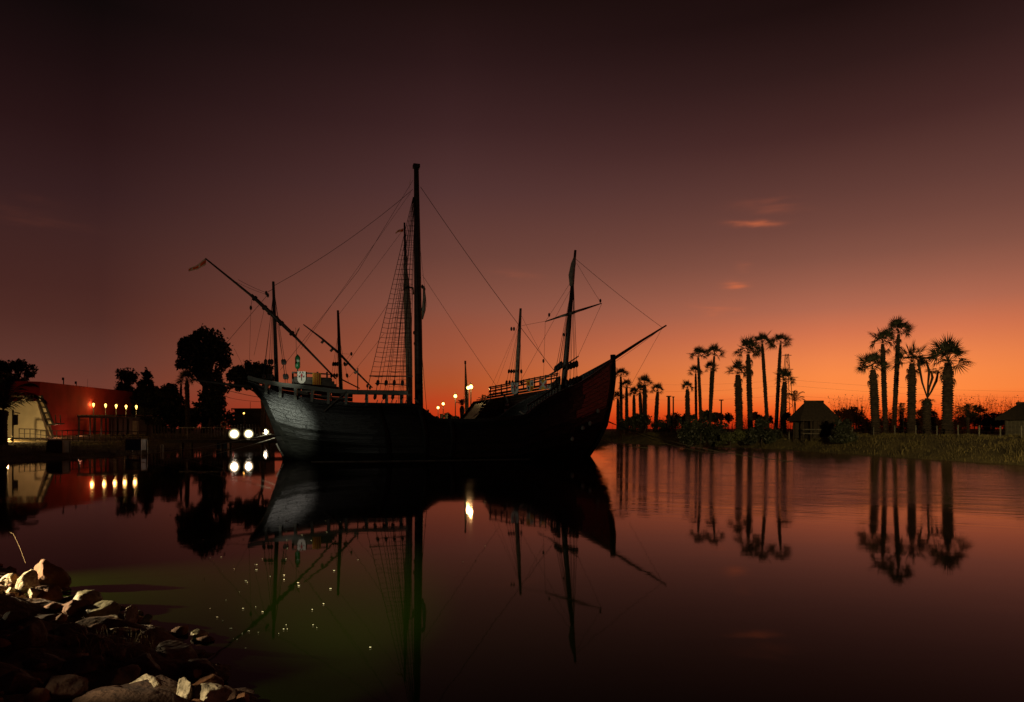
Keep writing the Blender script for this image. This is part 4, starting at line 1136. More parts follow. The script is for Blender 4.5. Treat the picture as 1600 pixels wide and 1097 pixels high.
feather_palm((5, 640), (5, 692), 50, 52, 11, 'thick trunked date palm at the far left edge in front of the white wall', 51, 17, 5)
feather_palm((1242, 627), (1243, 662), 84, 17, 2.2, 'small feathery palm left of the big thatched hut', 52, 12, -5, 'feather_palm')
feather_palm((1407, 648), (1408, 676), 62, 17, 2.4, 'small drooping feathery palm between the trunks of the right cluster', 53, 12, -20, 'feather_palm')
feather_palm((1512, 650), (1513, 680), 58, 19, 4, 'low bushy date palm right of the widest palm', 54, 22, -20)
feather_palm((722, 634), (722, 664), 84, 10, 6, 'short thick date palm left of the pale bare mast', 55, 18, 30)
feather_palm((755, 632), (759, 664), 80, 14, 3, 'small date palm peeping out left of the rear ship\'s forecastle', 56, 16, -15)

# withered branching tree
D_ = 54
g = V(1448, 676, D_); root = Vector((g.x, D_, hz(g.x, D_)))
t = thing('yucca_tree', 'withered branching yucca with drooping dry heads between two thick palms', 'tree', root)
shaggy([root - Vector((0, 0, .2)), V(1448, 645, D_), V(1449, 622, D_)], [(0, .3), (.5, .26), (.85, .34), (1, .14)], 61, .3).build('trunk', M['trunk'], t)
heads = [((1441, 598), (1436, 572), (1434, 562)), ((1450, 600), (1452, 580), (1447, 564)), ((1452, 606), (1457, 590), (1455, 580)), ((1455, 612), (1463, 595), (1466, 580))]
for i, hp in enumerate(heads):
    dpt = D_ + (i - 1.5) * .25
    seg(t, 'limb', [V(1449, 622, dpt * .5 + D_ * .5)] + [V(*p, dpt) for p in hp], [.05, .07, .10, .06], M['trunk'], 8)
    r = random.Random(70 + i)
    for k in range(11):
        link_part('frond', FANS[3], t, V(*hp[-1], dpt), (r.uniform(-.5, .5), math.radians(r.uniform(-50, 35)), k * 2.4), .42 * r.uniform(.8, 1.1))
for k in range(10):
    link_part('frond', FANS[3], t, V(1449, 622, D_), (0, math.radians(20 + (k % 3) * 25), k * 2.4), .55)

# ------------------------------------------------------------------ broadleaf trees and shrubs
def leaf_quads(centres, radii, n, size, r, flat=1.0):
    centres = np.array(centres); radii = np.array(radii)
    w = radii ** 2.4; idx = r.choice(len(radii), n, p=w / w.sum())
    d = r.normal(size=(n, 3)); d /= np.linalg.norm(d, axis=1)[:, None]
    rad = radii[idx] * r.random(n) ** .38 * np.where(r.random(n) < .14, r.uniform(1.0, 1.45, n), 1.0)
    c = centres[idx] + d * rad[:, None] * np.array([1, 1, flat])
    a = r.normal(size=(n, 3)); a /= np.linalg.norm(a, axis=1)[:, None]
    b_ = np.cross(a, r.normal(size=(n, 3))); b_ /= np.linalg.norm(b_, axis=1)[:, None] + 1e-9
    s = size * r.uniform(.6, 1.35, n)[:, None]
    v = np.stack([c - a * s, c + b_ * s * .5, c + a * s, c - b_ * s * .5], 1).reshape(-1, 3)
    return v, np.arange(4 * n).reshape(n, 4)
def tree(name, label, D, blobs, base, tr, n, size, seed, mleaf='leaf', mbark='bark', group=None, cat='tree', depth=.9, limbs=True, nclump=9, rough=.36):
    """blobs: list of (px, py, rx, ry) crown masses in the photograph's measure"""
    r = np.random.default_rng(seed)
    bx = V(base[0], base[1], D); root = Vector((bx.x, D, max(hz(bx.x, D), 0)))
    t = thing(name, label, cat, root, group)
    cs, rs = [], []; tops = []
    for px, py, rx, ry in blobs:
        c = V(px, py, D); Rx, Ry = rx / F * D, ry / F * D
        tops.append(c)
        for k in range(nclump):
            d = r.normal(size=3); d /= np.linalg.norm(d); q = r.uniform(.45, .80)
            cs.append([c.x + d[0] * Rx * q, c.y + d[1] * Rx * q * depth, c.z + d[2] * Ry * q]); rs.append(r.uniform(.7, 1.2) * rough * min(Rx, Ry * 1.3))
        cs.append(list(c)); rs.append(.6 * min(Rx, Ry))
    v, q = leaf_quads(cs, rs, n, size, r)
    v[:, 2] = np.maximum(v[:, 2], root.z + .02)
    o = quick_mesh('crown', v, q, M[mleaf], t); o['kind'] = 'stuff'
    if tr:
        top = sum(tops, Vector()) / len(tops)
        if limbs:
            seg(t, 'trunk', [root - Vector((0, 0, .2)), root.lerp(top, .3), root.lerp(top, .62)], [tr * 1.25, tr, tr * .75], M[mbark], 8)
            fork = root.lerp(top, .6)
            for c in tops[:6]:
                seg(t, 'limb', [fork, fork.lerp(c, .5) + Vector((0, 0, .2)), c], [tr * .6, tr * .4, tr * .15], M[mbark], 6)
        else: seg(t, 'trunk', [root - Vector((0, 0, .2)), root.lerp(top, .5), top], [tr * 1.2, tr, tr * .5], M[mbark], 7)
    return t
GL = 'trees of the left grove'
tree('broadleaf_tree', 'huge round crowned dark tree, tallest of the left grove', 100, [(318, 554, 42, 36), (298, 545, 25, 25), (342, 540, 22, 26), (322, 530, 28, 17), (350, 566, 16, 15), (288, 568, 16, 14), (325, 584, 30, 18)], (322, 674), .6, 11000, .24, 101, group=GL)
tree('broadleaf_tree', 'dense dark lower tree filling the space under the huge round crown', 92, [(330, 626, 30, 30), (312, 648, 28, 26), (345, 652, 24, 22), (338, 602, 24, 20)], (328, 674), .35, 8000, .22, 102, group=GL)
tree('umbrella_tree', 'flat topped tree with a thin curved trunk just left of the stern', 82, [(392, 578, 33, 14), (376, 584, 20, 13), (410, 582, 20, 14), (372, 600, 17, 10), (398, 600, 24, 11), (384, 588, 24, 13), (402, 590, 22, 12), (366, 590, 12, 9), (420, 590, 12, 9)], (409, 672), 0, 9500, .19, 103, group=GL)
tt = bpy.context.scene.objects['umbrella_tree']
seg(tt, 'trunk', [V(409, 676, 82), V(411, 640, 82), V(409, 622, 82), V(402, 605, 82), V(395, 588, 82)], [.24, .21, .18, .15, .1], M['palebark'], 8)
for a, c in (((408, 620), (418, 592)), ((405, 612), (384, 590)), ((409, 624), (386, 606))): seg(tt, 'limb', [V(*a, 82), V((a[0] + c[0]) / 2, (a[1] + c[1]) / 2 - 3, 82), V(*c, 82)], [.13, .1, .05], M['palebark'], 6)
tree('airy_tree', 'airy tree with a loose rounded crown above the cafe lamps, left end of the grove', 96, [(196, 590, 16, 13), (188, 583, 9, 8), (208, 588, 9, 9), (190, 606, 14, 9)], (197, 674), .25, 2200, .17, 104, group=GL, rough=.5)
tree('conifer_tree', 'pointed dark conifer rising between the airy tree and the big round one', 98, [(228, 586, 9, 8), (228, 598, 14, 9), (227, 610, 18, 10), (229, 578, 3, 5)], (228, 674), .25, 2200, .18, 105, group=GL)
tree('broadleaf_tree', 'broad black tree mass right behind the row of cafe lamps', 93, [(205, 626, 28, 26), (232, 624, 30, 28), (258, 628, 28, 28), (215, 650, 34, 24), (248, 655, 38, 22), (278, 650, 24, 24)], (228, 674), .4, 12000, .24, 106, group=GL)
tree('broadleaf_tree', 'rounded dark tree between the pointed conifer and the pale trunked palm', 95, [(266, 616, 18, 20), (280, 628, 14, 18), (270, 645, 20, 20)], (270, 674), .3, 3600, .2, 107, group=GL)
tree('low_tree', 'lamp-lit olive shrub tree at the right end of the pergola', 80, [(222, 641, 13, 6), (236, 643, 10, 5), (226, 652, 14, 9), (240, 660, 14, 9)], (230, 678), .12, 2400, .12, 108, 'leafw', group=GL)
tree('broadleaf_tree', 'dark tree behind the red wall at the far left edge', 105, [(14, 572, 26, 16), (36, 574, 20, 13), (-6, 580, 24, 18), (48, 586, 12, 8), (20, 590, 34, 10)], (14, 674), .5, 4200, .22, 109)
# shrub band of the right bank
GB = 'shrubs along the right bank'
SH = [('shrub', 'big dark shrub hanging to the water below the mid palms', 68, [(1095, 668, 36, 20), (1075, 676, 26, 16), (1120, 676, 24, 18), (1090, 690, 34, 10)], (1095, 690), 5200, .15, 'leaf'),
      ('shrub', 'dark bulging shrub right of the stout mid palm, reaching the water', 66, [(1190, 676, 24, 16), (1175, 686, 22, 14), (1206, 684, 20, 14), (1192, 662, 14, 10)], (1190, 694), 4200, .15, 'leaf'),
      ('shrub', 'dark shrub trailing into the water right of the thatched hut', 54, [(1320, 670, 20, 16), (1312, 690, 18, 14), (1330, 684, 14, 14)], (1320, 700), 3600, .12, 'leaf'),
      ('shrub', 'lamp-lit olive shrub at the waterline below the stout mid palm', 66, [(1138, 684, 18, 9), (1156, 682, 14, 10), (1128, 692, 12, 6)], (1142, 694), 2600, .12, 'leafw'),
      ('shrub', 'dark undergrowth at the foot of the palms behind the bow', 92, [(975, 662, 20, 12), (1000, 660, 24, 14), (1030, 662, 22, 12), (1050, 656, 16, 12)], (1005, 672), 4600, .16, 'leaf'),
      ('shrub', 'dark shrub under the slim pair of palms', 84, [(1085, 652, 22, 8), (1105, 652, 18, 9), (1068, 656, 14, 8)], (1092, 664), 2600, .15, 'leaf'),
      ('shrub', 'small round shrub by the lamp post left of the stout mid palm', 84, [(1126, 650, 11, 8), (1137, 652, 9, 7), (1118, 655, 8, 6)], (1128, 664), 1600, .13, 'leafr'),
      ('shrub', 'brown shrub between the leaning slender mid palms', 82, [(1180, 650, 9, 7), (1190, 654, 9, 6), (1205, 655, 9, 6)], (1192, 664), 1500, .13, 'leafr'),
      ('shrub', 'reddish thicket just right of the thatched hut', 66, [(1322, 652, 16, 13), (1340, 656, 14, 13), (1310, 645, 9, 8), (1332, 640, 8, 7)], (1328, 674), 3000, .10, 'leafr'),
      ('shrub', 'reddish thicket among the trunks of the right cluster', 64, [(1385, 664, 14, 9), (1400, 668, 14, 7), (1412, 660, 9, 8)], (1396, 676), 1500, .10, 'leafr'),
      ('shrub', 'bushy brown shrub behind the withered yucca', 60, [(1448, 656, 20, 14), (1438, 664, 14, 10), (1462, 660, 12, 12), (1450, 645, 9, 8)], (1450, 678), 3400, .10, 'leafr'),
      ('shrub', 'loose reddish shrub right of the widest palm', 60, [(1520, 652, 16, 13), (1532, 640, 9, 9), (1505, 662, 12, 9), (1540, 655, 12, 11)], (1522, 678), 2600, .09, 'leafr'),
      ('shrub', 'loose dark shrub in front of the reed walled hut', 58, [(1550, 660, 13, 11), (1560, 652, 9, 9), (1542, 666, 10, 8)], (1550, 680), 2000, .09, 'leafr'),
      ('shrub', 'low reddish scrub at the foot of the leftmost right cluster palm', 64, [(1356, 664, 12, 9), (1370, 660, 10, 8), (1345, 668, 10, 6)], (1360, 676), 1500, .09, 'leafr'),
      ('shrub', 'low reddish scrub between the straight shaggy palm and the yucca', 63, [(1424, 664, 10, 8), (1434, 668, 9, 6)], (1429, 678), 1100, .09, 'leafr'),
      ('shrub', 'low reddish scrub between the yucca and the widest palm', 62, [(1466, 665, 10, 9), (1476, 660, 8, 7)], (1470, 678), 1200, .09, 'leafr'),
      ('shrub', 'wispy reddish scrub just right of the widest palm trunk', 62, [(1496, 664, 9, 9), (1504, 655, 8, 7), (1492, 672, 10, 5)], (1498, 680), 1200, .09, 'leafr'),
      ('shrub', 'wispy reddish scrub left of the reed walled hut', 60, [(1566, 660, 12, 10), (1577, 652, 9, 8), (1586, 664, 10, 9)], (1576, 680), 1500, .09, 'leafr'),
      ('shrub', 'brown scrub left of the open sided hut behind the lattice pylon', 78, [(1240, 655, 12, 6), (1228, 652, 9, 7), (1252, 658, 9, 5)], (1238, 664), 1300, .11, 'leafr'),
      ('shrub', 'dark hedge far away behind the low waist of the ship', 120, [(690, 655, 20, 5), (715, 655, 16, 6), (740, 656, 22, 5), (700, 650, 10, 5)], (712, 664), 1700, .2, 'leaf'),
      ('shrub', 'low dark shrubs between floodlights and the umbrella tree', 92, [(370, 662, 18, 8), (395, 664, 16, 6), (345, 664, 14, 8)], (372, 674), 1500, .16, 'leaf')]
for nm, lab, D_, bl, bs, n, sz, ml in SH:
    tree(nm, lab, D_, bl, bs, .05, n, sz, hash(lab) % 1000 if False else len(lab) * 7 + int(bs[0]), ml, 'bark', GB if bs[0] > 900 else None, 'shrub', limbs=False, nclump=8, rough=.42)
# tall thin weeds standing against the glow
def weeds(name, label, D, x0, x1, ybase, ytop, n, seed, kind=None, m='leafr', w=.018, cat='weeds'):
    r = np.random.default_rng(seed); vs = []; q = []
    for i in range(n):
        px = r.uniform(x0, x1); dd = D * r.uniform(.97, 1.03); b0 = V(px, ybase, dd); b0.z = max(hz(b0.x, dd), 0) - .02
        H = (ybase - ytop) / F * dd * r.uniform(.3, 1.0); lean = r.uniform(-.25, .25); tw = w * r.uniform(.6, 1.2)
        pts = [b0, b0 + Vector((lean * H * .35, 0, H * .55)), b0 + Vector((lean * H, r.uniform(-.1, .1), H))]
        k = len(vs)
        for j, p in enumerate(pts):
            ww = tw * (1 - j * .4); vs += [(p.x - ww, p.y, p.z), (p.x + ww, p.y + ww, p.z)]
        q += [(k, k + 1, k + 3, k + 2), (k + 2, k + 3, k + 5, k + 4)]
        for s in range(int(r.integers(3, 8))):
            f = r.uniform(.35, 1); p = pts[0].lerp(pts[2], f); a = r.uniform(0, 6.28); l = .10 * r.uniform(.5, 1.4)
            k = len(vs); e = p + Vector((math.cos(a) * l, math.sin(a) * l, l * r.uniform(-.2, .9)))
            vs += [tuple(p), tuple(p.lerp(e, .5) + Vector((.02, 0, .025))), tuple(e), tuple(p.lerp(e, .5) - Vector((.02, 0, .025)))]; q.append((k, k + 1, k + 2, k + 3))
    o = quick_mesh(name, np.array(vs), np.array(q), M[m], None, origin=V((x0 + x1) / 2, ybase, D))
    o['kind'] = 'stuff'; return o
weeds('tall_weeds', '', 63, 1305, 1350, 676, 612, 200, 1)
weeds('tall_weeds', '', 60, 1350, 1480, 678, 632, 420, 2)
weeds('tall_weeds', '', 59, 1490, 1600, 682, 618, 420, 3)
weeds('tall_weeds', '', 84, 1055, 1240, 664, 636, 420, 4)
weeds('tall_weeds', '', 94, 955, 1060, 668, 640, 220, 5)

# grass on the right bank and the far shore
def grass(name, pts, size, seed, m='grassblade', wk=1.0):
    r = np.random.default_rng(seed); n = len(pts)
    h = size * r.uniform(.4, 1.3, n); a = r.uniform(0, 6.28, n); ln = r.normal(size=(n, 2)) * h[:, None] * .22
    w = (.007 + .008 * r.random(n)) * wk
    p = np.array(pts); ox, oy = np.cos(a) * w, np.sin(a) * w
    v0 = p.copy(); v0[:, 0] -= ox; v0[:, 1] -= oy; v1 = p.copy(); v1[:, 0] += ox; v1[:, 1] += oy
    v2 = p.copy(); v2[:, :2] += ln * .5; v2[:, 2] += h * .65; v3 = p.copy(); v3[:, :2] += ln; v3[:, 2] += h
    v2a = v2.copy(); v2a[:, 0] += ox * .8; v2a[:, 1] += oy * .8
    V4 = np.stack([v0, v1, v2a, v3], 1).reshape(-1, 3)
    o = quick_mesh(name, V4, np.arange(4 * n).reshape(n, 4), M[m]); o['kind'] = 'stuff'
r = np.random.default_rng(9)
gx = r.uniform(17, 44, 200000); gy = r.uniform(30, 92, 200000); dd = sdist(gx, gy); k = (dd > .05) & (dd < 7.0); gx, gy = gx[k], gy[k]
clump = np.array([mnoise.noise(Vector((a * .5, b_ * .5, 3))) for a, b_ in zip(gx, gy)])
k = r.random(len(gx)) < .35 + .9 * np.clip(clump + .2, 0, 1); gx, gy = gx[k], gy[k]
grass('grass', np.stack([gx, gy, height(gx, gy) - .02], 1), .15, 10)
gx = r.uniform(17, 40, 60000); gy = r.uniform(30, 92, 60000); dd = sdist(gx, gy); k = (dd > -.1) & (dd < 2.2); gx, gy = gx[k], gy[k]
clump = np.array([mnoise.noise(Vector((a * .9, b_ * .45, 7))) for a, b_ in zip(gx, gy)])
k = r.random(len(gx)) < np.clip((clump - .02) * 2.2, 0, 1) * (1 - np.clip(sdist(gx, gy) / 2.4, 0, 1)); gx, gy = gx[k], gy[k]
grass('reeds', np.stack([gx, gy, height(gx, gy) - .02], 1), .40, 11)
gx = r.uniform(-45, 16, 60000); gy = r.uniform(36, 100, 60000); dd = sdist(gx, gy); k = (dd > .1) & (dd < 9); gx, gy = gx[k], gy[k]
grass('grass', np.stack([gx, gy, height(gx, gy) - .02], 1), .22, 12)

# ------------------------------------------------------------------ huts, posts, fences on the right bank
def pitched_hut(label, xl, xr, ye, yt, tl, tr_, D, dep, walls, seed):
    a = V(xl, ye, D); c = V(xr, ye, D); tl_, tr2 = V(tl, yt, D + dep / 2), V(tr_, yt, D + dep / 2)
    g = hz((a.x + c.x) / 2, D + 1)
    t = thing('thatched_hut', label, 'hut', ((a.x + c.x) / 2, D + dep / 2, g))
    b = MB(); th = .16
    E = [Vector((a.x, D, a.z)), Vector((c.x, D, c.z)), Vector((c.x, D + dep, c.z)), Vector((a.x, D + dep, a.z))]
    up = Vector((0, 0, th))
    vs = E + [tl_, tr2] + [e + up * .0 - Vector((0, 0, th)) for e in E]
    b.add(vs, [(0, 1, 5, 4), (1, 2, 5), (2, 3, 4, 5), (3, 0, 4), (0, 6, 7, 1), (1, 7, 8, 2), (2, 8, 9, 3), (3, 9, 6, 0), (6, 9, 8, 7)])
    rf = b.build('roof', M['thatch'], t)
    # ragged thatch layers on the front slope
    r = random.Random(seed)
    for k in range(5):
        f0 = k / 5; f1 = min(1, f0 + .26); n = 16; P = []
        for i in range(n + 1):
            u = i / n
            lo = E[0].lerp(tl_, f0).lerp(E[1].lerp(tr2, f0), u); hi = E[0].lerp(tl_, f1).lerp(E[1].lerp(tr2, f1), u)
            P += [lo + Vector((0, -.07 - .02 * r.random(), .02 - .10 * r.random())), hi + Vector((0, -.01, .012))]
        bb = MB(); bb.add(P, [(2 * i, 2 * i + 2, 2 * i + 3, 2 * i + 1) for i in range(n)]); bb.build('thatch_layer', M['thatch'], rf)
    seg(rf, 'ridge', [tl_ + Vector((-.1, 0, .02)), tr2 + Vector((.1, 0, .02))], .11, M['thatch'], 7)
    ins = .45
    for fx in (0, .25, .5, .75, 1):
        for y in (D + ins, D + dep - ins):
            x = a.x + ins + (c.x - a.x - 2 * ins) * fx
            seg(t, 'post', [Vector((x, y, g - .3)), Vector((x, y, a.z + .1))], .07, M['trunk'], 7)
    if walls:
        nb = 22
        for i in range(nb):
            x0 = a.x + ins + (c.x - a.x - 2 * ins) * i / nb; wd = (c.x - a.x - 2 * ins) / nb
            bb = MB(); bb.box((x0 + wd / 2, D + ins - .06, (g + a.z) / 2), (wd * .92, .05 + .02 * (i % 2), a.z - g + .1)); bb.build('reed_panel', M['reed'], t)
        bb = MB(); bb.box(((a.x + c.x) / 2, D + dep - ins, (g + a.z) / 2), (c.x - a.x - 2 * ins, .06, a.z - g)); bb.build('rear_wall', M['reed'], t)
        for x in (a.x + ins, c.x - ins):
            for i in range(12):
                yy = D + ins + .05 + (dep - 2 * ins - .1) * (i + .5) / 12
                bb = MB(); bb.box((x, yy, (g + a.z) / 2), (.05 + .02 * (i % 2), (dep - 2 * ins) / 12 * .9, a.z - g + .05)); bb.build('reed_panel', M['reed'], t)
    else:
        for z in (g + .45, g + .8):
            bar(t, 'rail', (a.x + .3, D + ins - .12, z), (c.x - 1.6, D + ins - .12, z), .05, .09, M['wood'])
        bb = MB(); bb.box((c.x - 1.3, D + dep / 2, (g + a.z) / 2), (1.7, dep - 1.1, a.z - g)); bb.build('inner_wall', M['thatch'], t)
        bb = MB(); bb.box(((a.x + c.x) / 2, D + dep - ins + .1, (g + a.z) / 2), (c.x - a.x - 1.2, .08, a.z - g)); bb.build('rear_wall', M['thatch'], t)
    return t
pitched_hut('open sided thatched hut with broad hipped roof and rails between two palm clusters', 1251, 1314, 655, 628, 1258, 1285, 60, 3.0, False, 1)
pitched_hut('thatched hut with vertical reed walls at the right edge of the picture', 1608, 1690, 652, 631, 1591, 1625, 45, 3.2, True, 2)
# stakes of a wire fence along the bank top
t = None
fp = [(1352, 672), (1358, 678), (1370, 679), (1434, 681), (1447, 682), (1469, 683), (1485, 683), (1500, 684), (1532, 684), (1550, 684)]
q = V(1450, 683, 46)
t = thing('wire_fence', 'row of short pale stakes with wires along the top of the right bank', 'fence', (q.x, q.y, hz(q.x, q.y)))
wp = []
for i, (px, py_) in enumerate([(1200 + 33 * k, 0) for k in range(13)]):
    D_ = 66 - 2.1 * i; p = V(px, 0, D_); g = hz(p.x, D_); top = Vector((p.x, D_, g + .75))
    seg(t, 'stake', [Vector((p.x, D_, g - .2)), top], .05, M['reed'], 6); wp.append(top)
for dz_ in (-.08, -.38): 
    b = MB(); b.tube([p + Vector((0, -.06, dz_)) for p in wp], .012, 4); b.build('wire', M['iron'], t)
for px, yt, yb, D_, lab, w in ((1127, 626, 664, 86, 'lamp-less pole with a small flat head beside the stout mid palm', 2.4), (1338, 638, 674, 66, 'left of two plain dark poles in the thicket right of the hut', 2.2),
        (1347, 637, 674, 66, 'right of two plain dark poles in the thicket right of the hut', 2.2), (1411, 640, 676, 62, 'plain dark pole between the trunks of the right palm cluster', 2.8),
        (1045, 620, 668, 90, 'dead palm stump left of the thin stump', 5), (1052, 621, 668, 90, 'thin dead stump right of the thicker dead palm stump', 2.4)):
    p = V(px, yb, D_); g = hz(p.x, D_)
    t = thing('post' if px != 1127 else 'pole', lab, 'post', (p.x, D_, g))
    top = V(px, yt, D_); rr = w / F * D_ / 2
    seg(t, 'shaft', [Vector((p.x, D_, g - .2)), Vector((p.x, D_, (g + top.z) / 2)), top], [rr * 1.1, rr, rr * .85], M['trunk'] if px in (1045, 1052) else M['wood'], 8)
    b = MB(); b.box(top + Vector((0, 0, .06)), (rr * (5 if px == 1127 else 2.6), rr * 3, .12)); b.build('head', M['block'], t)
# lattice pylon and its wires
D_ = 150
p = V(1229.5, 664, D_); top = V(1229.5, 553, D_)
t = thing('lattice_pylon', 'thin lattice power pylon behind the mid palms', 'pylon', (p.x, D_, 1.2))
hw0, hw1 = 1.3, .25
for sx in (-1, 1):
    for sy in (-1, 1): seg(t, 'leg', [Vector((p.x + sx * hw0, D_ + sy * hw0, .9)), Vector((p.x + sx * hw1, D_ + sy * hw1, top.z))], .07, M['iron'], 4)
nlev = 12
for k in range(nlev):
    f0, f1 = k / nlev, (k + 1) / nlev; z0, z1 = 1.2 + (top.z - 1.2) * f0, 1.2 + (top.z - 1.2) * f1; h0, h1 = hw0 + (hw1 - hw0) * f0, hw0 + (hw1 - hw0) * f1
    s = 1 if k % 2 else -1
    seg(t, 'lattice_bar', [Vector((p.x - s * h0, D_ - h0, z0)), Vector((p.x + s * h1, D_ - h1, z1))], .045, M['iron'], 4)
for z, l in ((V(0, 593, D_).z, 1.9), (V(0, 577, D_).z, 1.4), (top.z - .3, 1.0)): bar(t, 'crossarm', (p.x - l, D_, z), (p.x + l, D_, z), .1, .12, M['iron'])
for (y0, y1, y2, lab) in ((593, 600, 612, 'topmost faint power line crossing the sunset'), (602, 611, 622, 'middle faint power line crossing the sunset'), (617, 624, 636, 'lowest faint power line crossing the sunset')):
    b = MB(); b.tube(sag(V(1229 - 230, y1, 168), V(1231, y0, D_), .6, 12) + sag(V(1231, y0, D_), V(1720, y2, 132), .8, 14)[1:], .011, 4)
    setp(b.build('power_line', M['iron'], None, origin=V(1231, y0, D_)), lab, 'power line', 'power lines from the pylon')

# ------------------------------------------------------------------ left bank
# long red wall building, receding
a0 = V(-160, 0, 66); a1 = V(62, 0, 72); a2 = V(208, 0, 92)
t = thing('red_building', 'long plain red ochre building with a flat top on the left', 'building', (a1.x, a1.y, 1.2))
zt = 6.75
for (p, q_) in ((a0, a1), (a1, a2)):
    d = (q_ - p); d.z = 0; n = Vector((-d.y, d.x, 0)).normalized()
    L_ = d.length; k = max(2, int(L_ / 5))
    for i in range(k):
        s0, s1 = p + d * (i / k), p + d * ((i + 1) / k)
        b = MB(); X = d.normalized(); m_ = (s0 + s1) / 2; m_.z = (1.0 + zt) / 2
        b.box(m_ + n * .2, (L_ / k - .012, .4, zt - 1.0), ax=(X, n, Vector((0, 0, 1)))); b.build('wall_panel', M['redwall'], t)
    b = MB(); m_ = (p + q_) / 2; m_.z = zt + .06; b.box(m_ + n * .2, (L_ + .1, .52, .118), ax=(d.normalized(), n, Vector((0, 0, 1)))); b.build('coping', M['redwall'], t)
    b = MB(); m_ = (p + q_) / 2; m_.z = zt - .35; b.box(m_ + n * 4.4, (L_, 7.9, .2), ax=(d.normalized(), n, Vector((0, 0, 1)))); b.build('flat_roof', M['darkconcrete'], t)
for px, yt_, yb_, w in ((99, 590, 602, .09), (119, 596, 604, .07), (136.5, 592, 607, .02)):
    D_ = interp(px, (62, 208), (72, 92)) + .4
    q = V(px, yb_, D_)
    seg(t, 'roof_pole', [Vector((q.x, q.y, zt - .3)), V(px + .5, yt_, D_)], w * .6, M['iron'], 6)
    if w > .05:
        b = MB(); b.box(V(px - .6, yt_ + 2, D_), (.16, .14, .3)); b.build('roof_fitting', M['iron'], t)
# white battered wall with ladder-like glazed edge
D_ = 64
t = thing('white_tower', 'big white sloping walled structure with a ladder-like glazed right edge', 'building', V(30, 680, D_ + 1))
zb = 1.0
def fz(px, py): return V(px, py, D_)
b = MB(); dep = .9
P = [fz(-60, 684), fz(75, 684), fz(57, 627), fz(-40, 627)]
vs = P + [p + Vector((0, dep, 0)) for p in P]
b.add(vs, [(0, 1, 2, 3), (1, 5, 6, 2), (3, 2, 6, 7), (0, 3, 7, 4), (5, 4, 7, 6)]); b.build('wall', M['whitewall'], t)
b = MB(); c0, c1 = fz(-42, 619), fz(56, 618.5)
b.box((c0 + c1) / 2 + Vector((0, .45, 0)), ((c1 - c0).length, .6, .1)); b.build('top_beam', M['palespar'], t)
for px in (24, 33, 40, 47, 55):
    bar(t, 'parapet_post', fz(px, 627) + Vector((0, .4, 0)), fz(px, 618.5) + Vector((0, .4, 0)), .1 if px != 40 else .5, .1, M['palespar'] if px != 33 else M['darkpaint'])
for px, w in ((28, .35), (36, .4), (44, .45)):
    b = MB(); b.lathe(fz(px, 626.5) + Vector((0, .25, 0)), [(w * .6, 0), (w * .7, .15), (w * .3, .3), (w * .35, .42), (.05, .5)], 8); b.build('finial', M['whitewall'] if px == 36 else M['darkpaint'], t)
L0, L1 = (fz(58, 618), fz(76, 664)); R0, R1 = (fz(66, 618), fz(85, 664))
off = Vector((0, -.12, 0))
for a, c in ((L0, L1), (R0, R1)): bar(t, 'ladder_stile', a + off, c + off, .12, .16, M['iron'])
for k in range(5):
    f0, f1 = k / 5, (k + 1) / 5
    bar(t, 'ladder_rung', L0.lerp(L1, f1) + off, R0.lerp(R1, f1) + off, .1, .1, M['iron'])
    Pq = [L0.lerp(L1, f0 + .03), R0.lerp(R1, f0 + .03), R0.lerp(R1, f1 - .03), L0.lerp(L1, f1 - .03)]
    b = MB(); b.add([p + Vector((0, -.05, 0)) for p in Pq] + [p + Vector((0, .02, 0)) for p in Pq], [(0, 3, 2, 1), (4, 5, 6, 7), (0, 1, 5, 4), (1, 2, 6, 5), (2, 3, 7, 6), (3, 0, 4, 7)]); b.build('ladder_pane', M['palespar'] if k % 2 else M['whitewall'], t)
bar(t, 'slanted_strut', fz(77, 667) + off, fz(82, 681) + off, .22, .12, M['palespar'])
for px in (84.5, 92): bar(t, 'rail_post', fz(px, 664) + Vector((0, .3, 0)), fz(px - 1.5, 648) + Vector((0, .3, 0)), .06, .06, M['iron'])
bar(t, 'landing', fz(78, 663) + Vector((0, .3, 0)), fz(93, 662) + Vector((0, .3, 0)), .8, .1, M['iron'])
# its uplight on the ground, behind the palm
u_ = V(15, 686, 58); u_.z = hz(u_.x, 58) + .12
t = thing('ground_uplight', 'small ground uplight washing the white sloping wall', 'lamp', (u_.x, u_.y, u_.z - .12))
b = MB(); b.lathe(u_ - Vector((0, 0, .14)), [(.13, 0), (.13, .2), (.10, .22)], 10); b.build('housing', M['iron'], t)
b = MB(); b.lathe(u_ + Vector((0, 0, .085)), [(.09, 0), (.085, .012)], 10); b.build('lens', M['lamp_glow'], t)
point('uplight_light', t, u_ + Vector((0, -.3, .35)), 760, (1.0, .60, .20), .1)
for px, D_, pw in ((82, 68, 70), (120, 76, 50)):
    u_ = V(px, 690, D_); u_.z = hz(u_.x, D_) + .1
    t = thing('wall_uplight', 'low dark uplight at the foot of the red wall, %s' % ('by the ladder' if px < 100 else 'near the pergola'), 'lamp', (u_.x, u_.y, u_.z - .1), 'uplights of the red wall')
    b = MB(); b.lathe(u_ - Vector((0, 0, .1)), [(.11, 0), (.11, .14), (.08, .16)], 8); b.build('housing', M['iron'], t)
    point('uplight_light', t, u_ + Vector((0, .5, .3)), pw, (1.0, .38, .2), .1)
